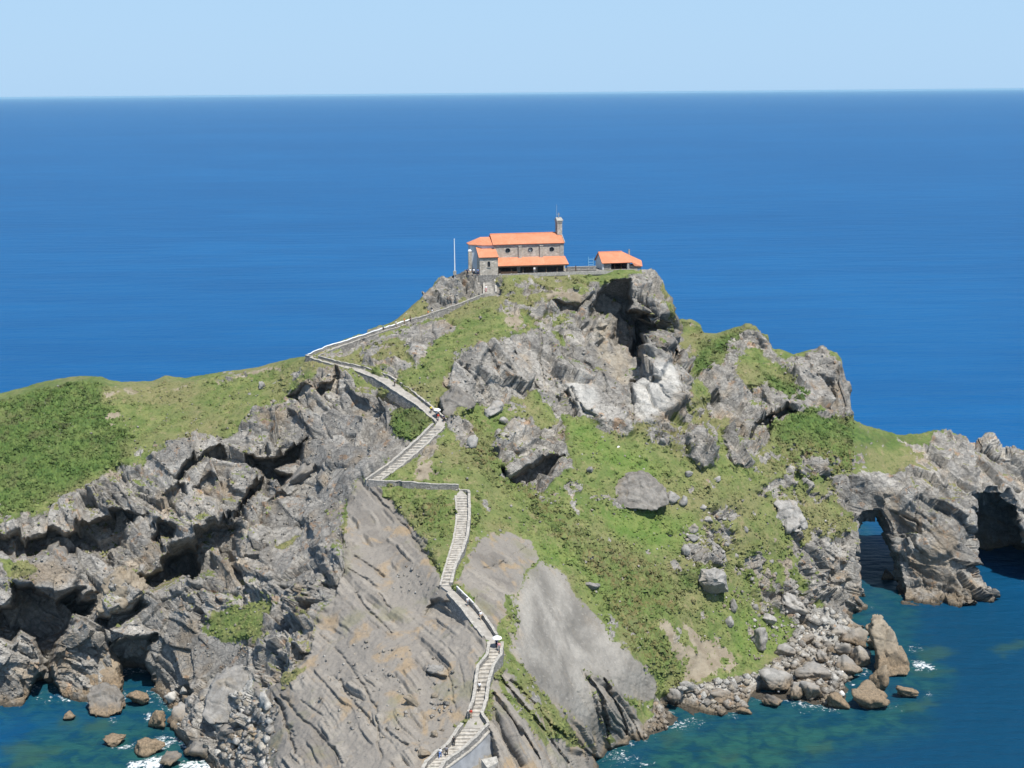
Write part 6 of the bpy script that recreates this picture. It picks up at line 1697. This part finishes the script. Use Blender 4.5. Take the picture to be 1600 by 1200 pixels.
# ------------------------------------------------------------------ ground cover and loose stones
def scatter():
    V = W_V[:N_FRONT]; N = W_N[:N_FRONT]
    c = {k: v[:N_FRONT] for k, v in W_C.items()}
    turf = np.clip(1 - c['rock'] - c['flysch'] - c['tan'], 0, 1) * (1 - c['smooth']) * (V[:, 2] > 3)
    vis = (c['py'] < 1215) & (c['px'] > -10)
    # tufts
    w = turf * (.5 + c['bracken'] * 2.2 + c['heath'] * 1.6) * vis * np.clip(fbm(V.astype(F32), 4, 3, .6, 40) * 1.2 + .6, .05, 1.6); w = w / w.sum()
    n = 46000
    ids = RNG.choice(len(V), n, p=w)
    base = V[ids] + RNG.normal(size=(n, 3)) * .12; nr = N[ids] * .4 + np.array((0, 0, .6)); nr /= np.linalg.norm(nr, axis=1)[:, None]
    size = RNG.uniform(.16, .40, n) * (1 + c['bracken'][ids] * .45 + c['heath'][ids] * .5) * np.where(RNG.random(n) < .05, 1.8, 1)
    a0 = RNG.random(n) * 6.28
    rings = []
    for k in range(5):
        a = a0 + k * 1.2566; r = size * RNG.uniform(.6, 1.2, n)
        rings.append(base + np.stack([np.cos(a) * r, np.sin(a) * r, -.12 * np.ones(n)], 1))
    top = base + nr * (size * RNG.uniform(.6, 1.3, n))[:, None] + RNG.normal(size=(n, 3)) * (size * .25)[:, None]
    VV = np.stack(rings + [top], 1).reshape(-1, 3)
    b = np.arange(n) * 6
    T = np.concatenate([np.stack([b + k, b + (k + 1) % 5, b + 5], 1) for k in range(5)])
    me = mesh_from('ground_cover', VV, T, False)
    for k in ATTRS:
        v = np.repeat(c[k][ids], 6)
        if k == 'tone': v = np.repeat(RNG.uniform(-1, 1, n), 6)
        if k in ('rock', 'flysch', 'tan', 'white', 'bare'): v = v * 0
        add_attr(me, k, v)
    link('ground_cover', me, M_ISLE, kind='stuff', label='low tufts of grass, bracken and heath over the slopes', cat='ground cover')
    # bushes: loose heaps of leaf faces
    w = turf * (c['bracken'] * .40 + c['heath'] * .22 + .010) * vis; w = w / w.sum()
    nb = 3400; lf = 26
    ids = RNG.choice(len(V), nb, p=w)
    R = RNG.uniform(.35, .75, nb) * (1 + .5 * (RNG.random(nb) < .15)); base = V[ids]
    dirn = RNG.normal(size=(nb, lf, 3)); dirn[..., 2] = np.abs(dirn[..., 2]) + .05; dirn /= np.linalg.norm(dirn, axis=2)[..., None]
    ctr = base[:, None] + dirn * (R[:, None] * RNG.uniform(.55, 1.0, (nb, lf)))[..., None] * np.array((1, 1, .85))
    t1 = np.cross(dirn, RNG.normal(size=(nb, lf, 3))); t1 /= np.linalg.norm(t1, axis=2)[..., None]; t2 = np.cross(dirn, t1)
    ls = (R[:, None] * RNG.uniform(.25, .5, (nb, lf)))[..., None]
    tilt = dirn * ls * RNG.uniform(-.5, .5, (nb, lf))[..., None]
    VV = np.stack([ctr + t1 * ls + tilt, ctr - t1 * ls * .5 + t2 * ls * .87, ctr - t1 * ls * .5 - t2 * ls * .87 - tilt], 2).reshape(-1, 3)
    T = np.arange(nb * lf * 3).reshape(-1, 3)
    me = mesh_from('low_bushes', VV, T, False)
    for k in ATTRS:
        v = np.repeat(c[k][ids], lf * 3)
        if k == 'tone': v = np.repeat((RNG.uniform(-.6, .7, nb)[:, None] + RNG.uniform(-.5, .5, (nb, lf))).ravel(), 3)
        if k in ('rock', 'flysch', 'tan', 'white', 'bare'): v = v * 0
        add_attr(me, k, v)
    link('low_bushes', me, M_ISLE, kind='stuff', label='low dark green bushes and bracken matted over the slopes', cat='bushes')
    # stones
    rub = np.zeros(len(V), F32)
    for p, s in ((ROCK[7], 1.0), ([(330,1105),(400,1090),(432,1100),(420,1210),(330,1215),(345,1150)], 1.2), ([(675,1092),(700,1090),(705,1120),(680,1128)], .35), ([(690,925),(640,930),(600,900),(640,880)], .2), ([(1055,840),(1130,780),(1150,820),(1130,900),(1180,940),(1120,960),(1075,880)], .35), ([(1150,900),(1270,920),(1290,960),(1180,1030)], .4), ([(440,1060),(560,1000),(700,1020),(720,1180),(560,1150)], .04)):
        rub = np.maximum(rub, poly_mask(p, c['px'], c['py'], 12) * s)
    w = (rub * .32 + c['rock'] * (1 - c['white']) * .05 + turf * .010) * vis * (1 - c['smooth']) * (V[:, 2] > .3) * np.clip(N[:, 2], .05, 1)
    w = w / w.sum()
    n = 6500
    ids = RNG.choice(len(V), n, p=w)
    size = RNG.uniform(.10, .30, n) + (RNG.random(n) ** 4) * (.25 + .95 * np.clip(rub[ids], 0, 1))
    base = V[ids] + np.array((0, 0, .05)) + RNG.normal(size=(n, 3)) * .15
    O = np.array([(1, 0, 0), (0, 1, 0), (-1, 0, 0), (0, -1, 0), (.2, .1, .8), (0, .1, -.8), (.7, -.7, .45), (-.6, .6, .5)])
    VV = base[:, None] + (O[None] * RNG.uniform(.6, 1.25, (n, 8, 3))) * size[:, None, None]
    VV = VV.reshape(-1, 3)
    b = np.arange(n)[:, None] * 8
    tri = np.array([(0, 6, 4), (6, 3, 4), (0, 1, 4), (1, 7, 4), (7, 2, 4), (2, 3, 4), (0, 3, 6), (1, 2, 7), (1, 0, 5), (2, 1, 5), (3, 2, 5), (0, 3, 5)])
    T = (b[:, None] + tri[None]).reshape(-1, 3)
    fn = np.cross(VV[T[:, 1]] - VV[T[:, 0]], VV[T[:, 2]] - VV[T[:, 0]]); fc = VV[T].mean(1) - np.repeat(base, 12, 0)
    inw = (fn * fc).sum(1) < 0; T[inw] = T[inw][:, ::-1]
    me = mesh_from('loose_stones', VV, T, False)
    for k in ATTRS:
        v = np.zeros(len(VV))
        if k == 'rock': v += 1
        if k == 'tone': v = np.repeat(RNG.uniform(-.8, .9, n), 8)
        if k == 'white': v = np.repeat((RNG.random(n) < .05 + .3 * np.clip(rub[ids] * 1.2, 0, 1)) * 1.0, 8)
        if k == 'tan': v = np.repeat((RNG.random(n) < .2) * .8, 8)
        add_attr(me, k, v)
    link('loose_stones', me, M_ISLE, kind='stuff', label='loose grey stones and rubble over rock and shore', cat='rubble')
scatter()
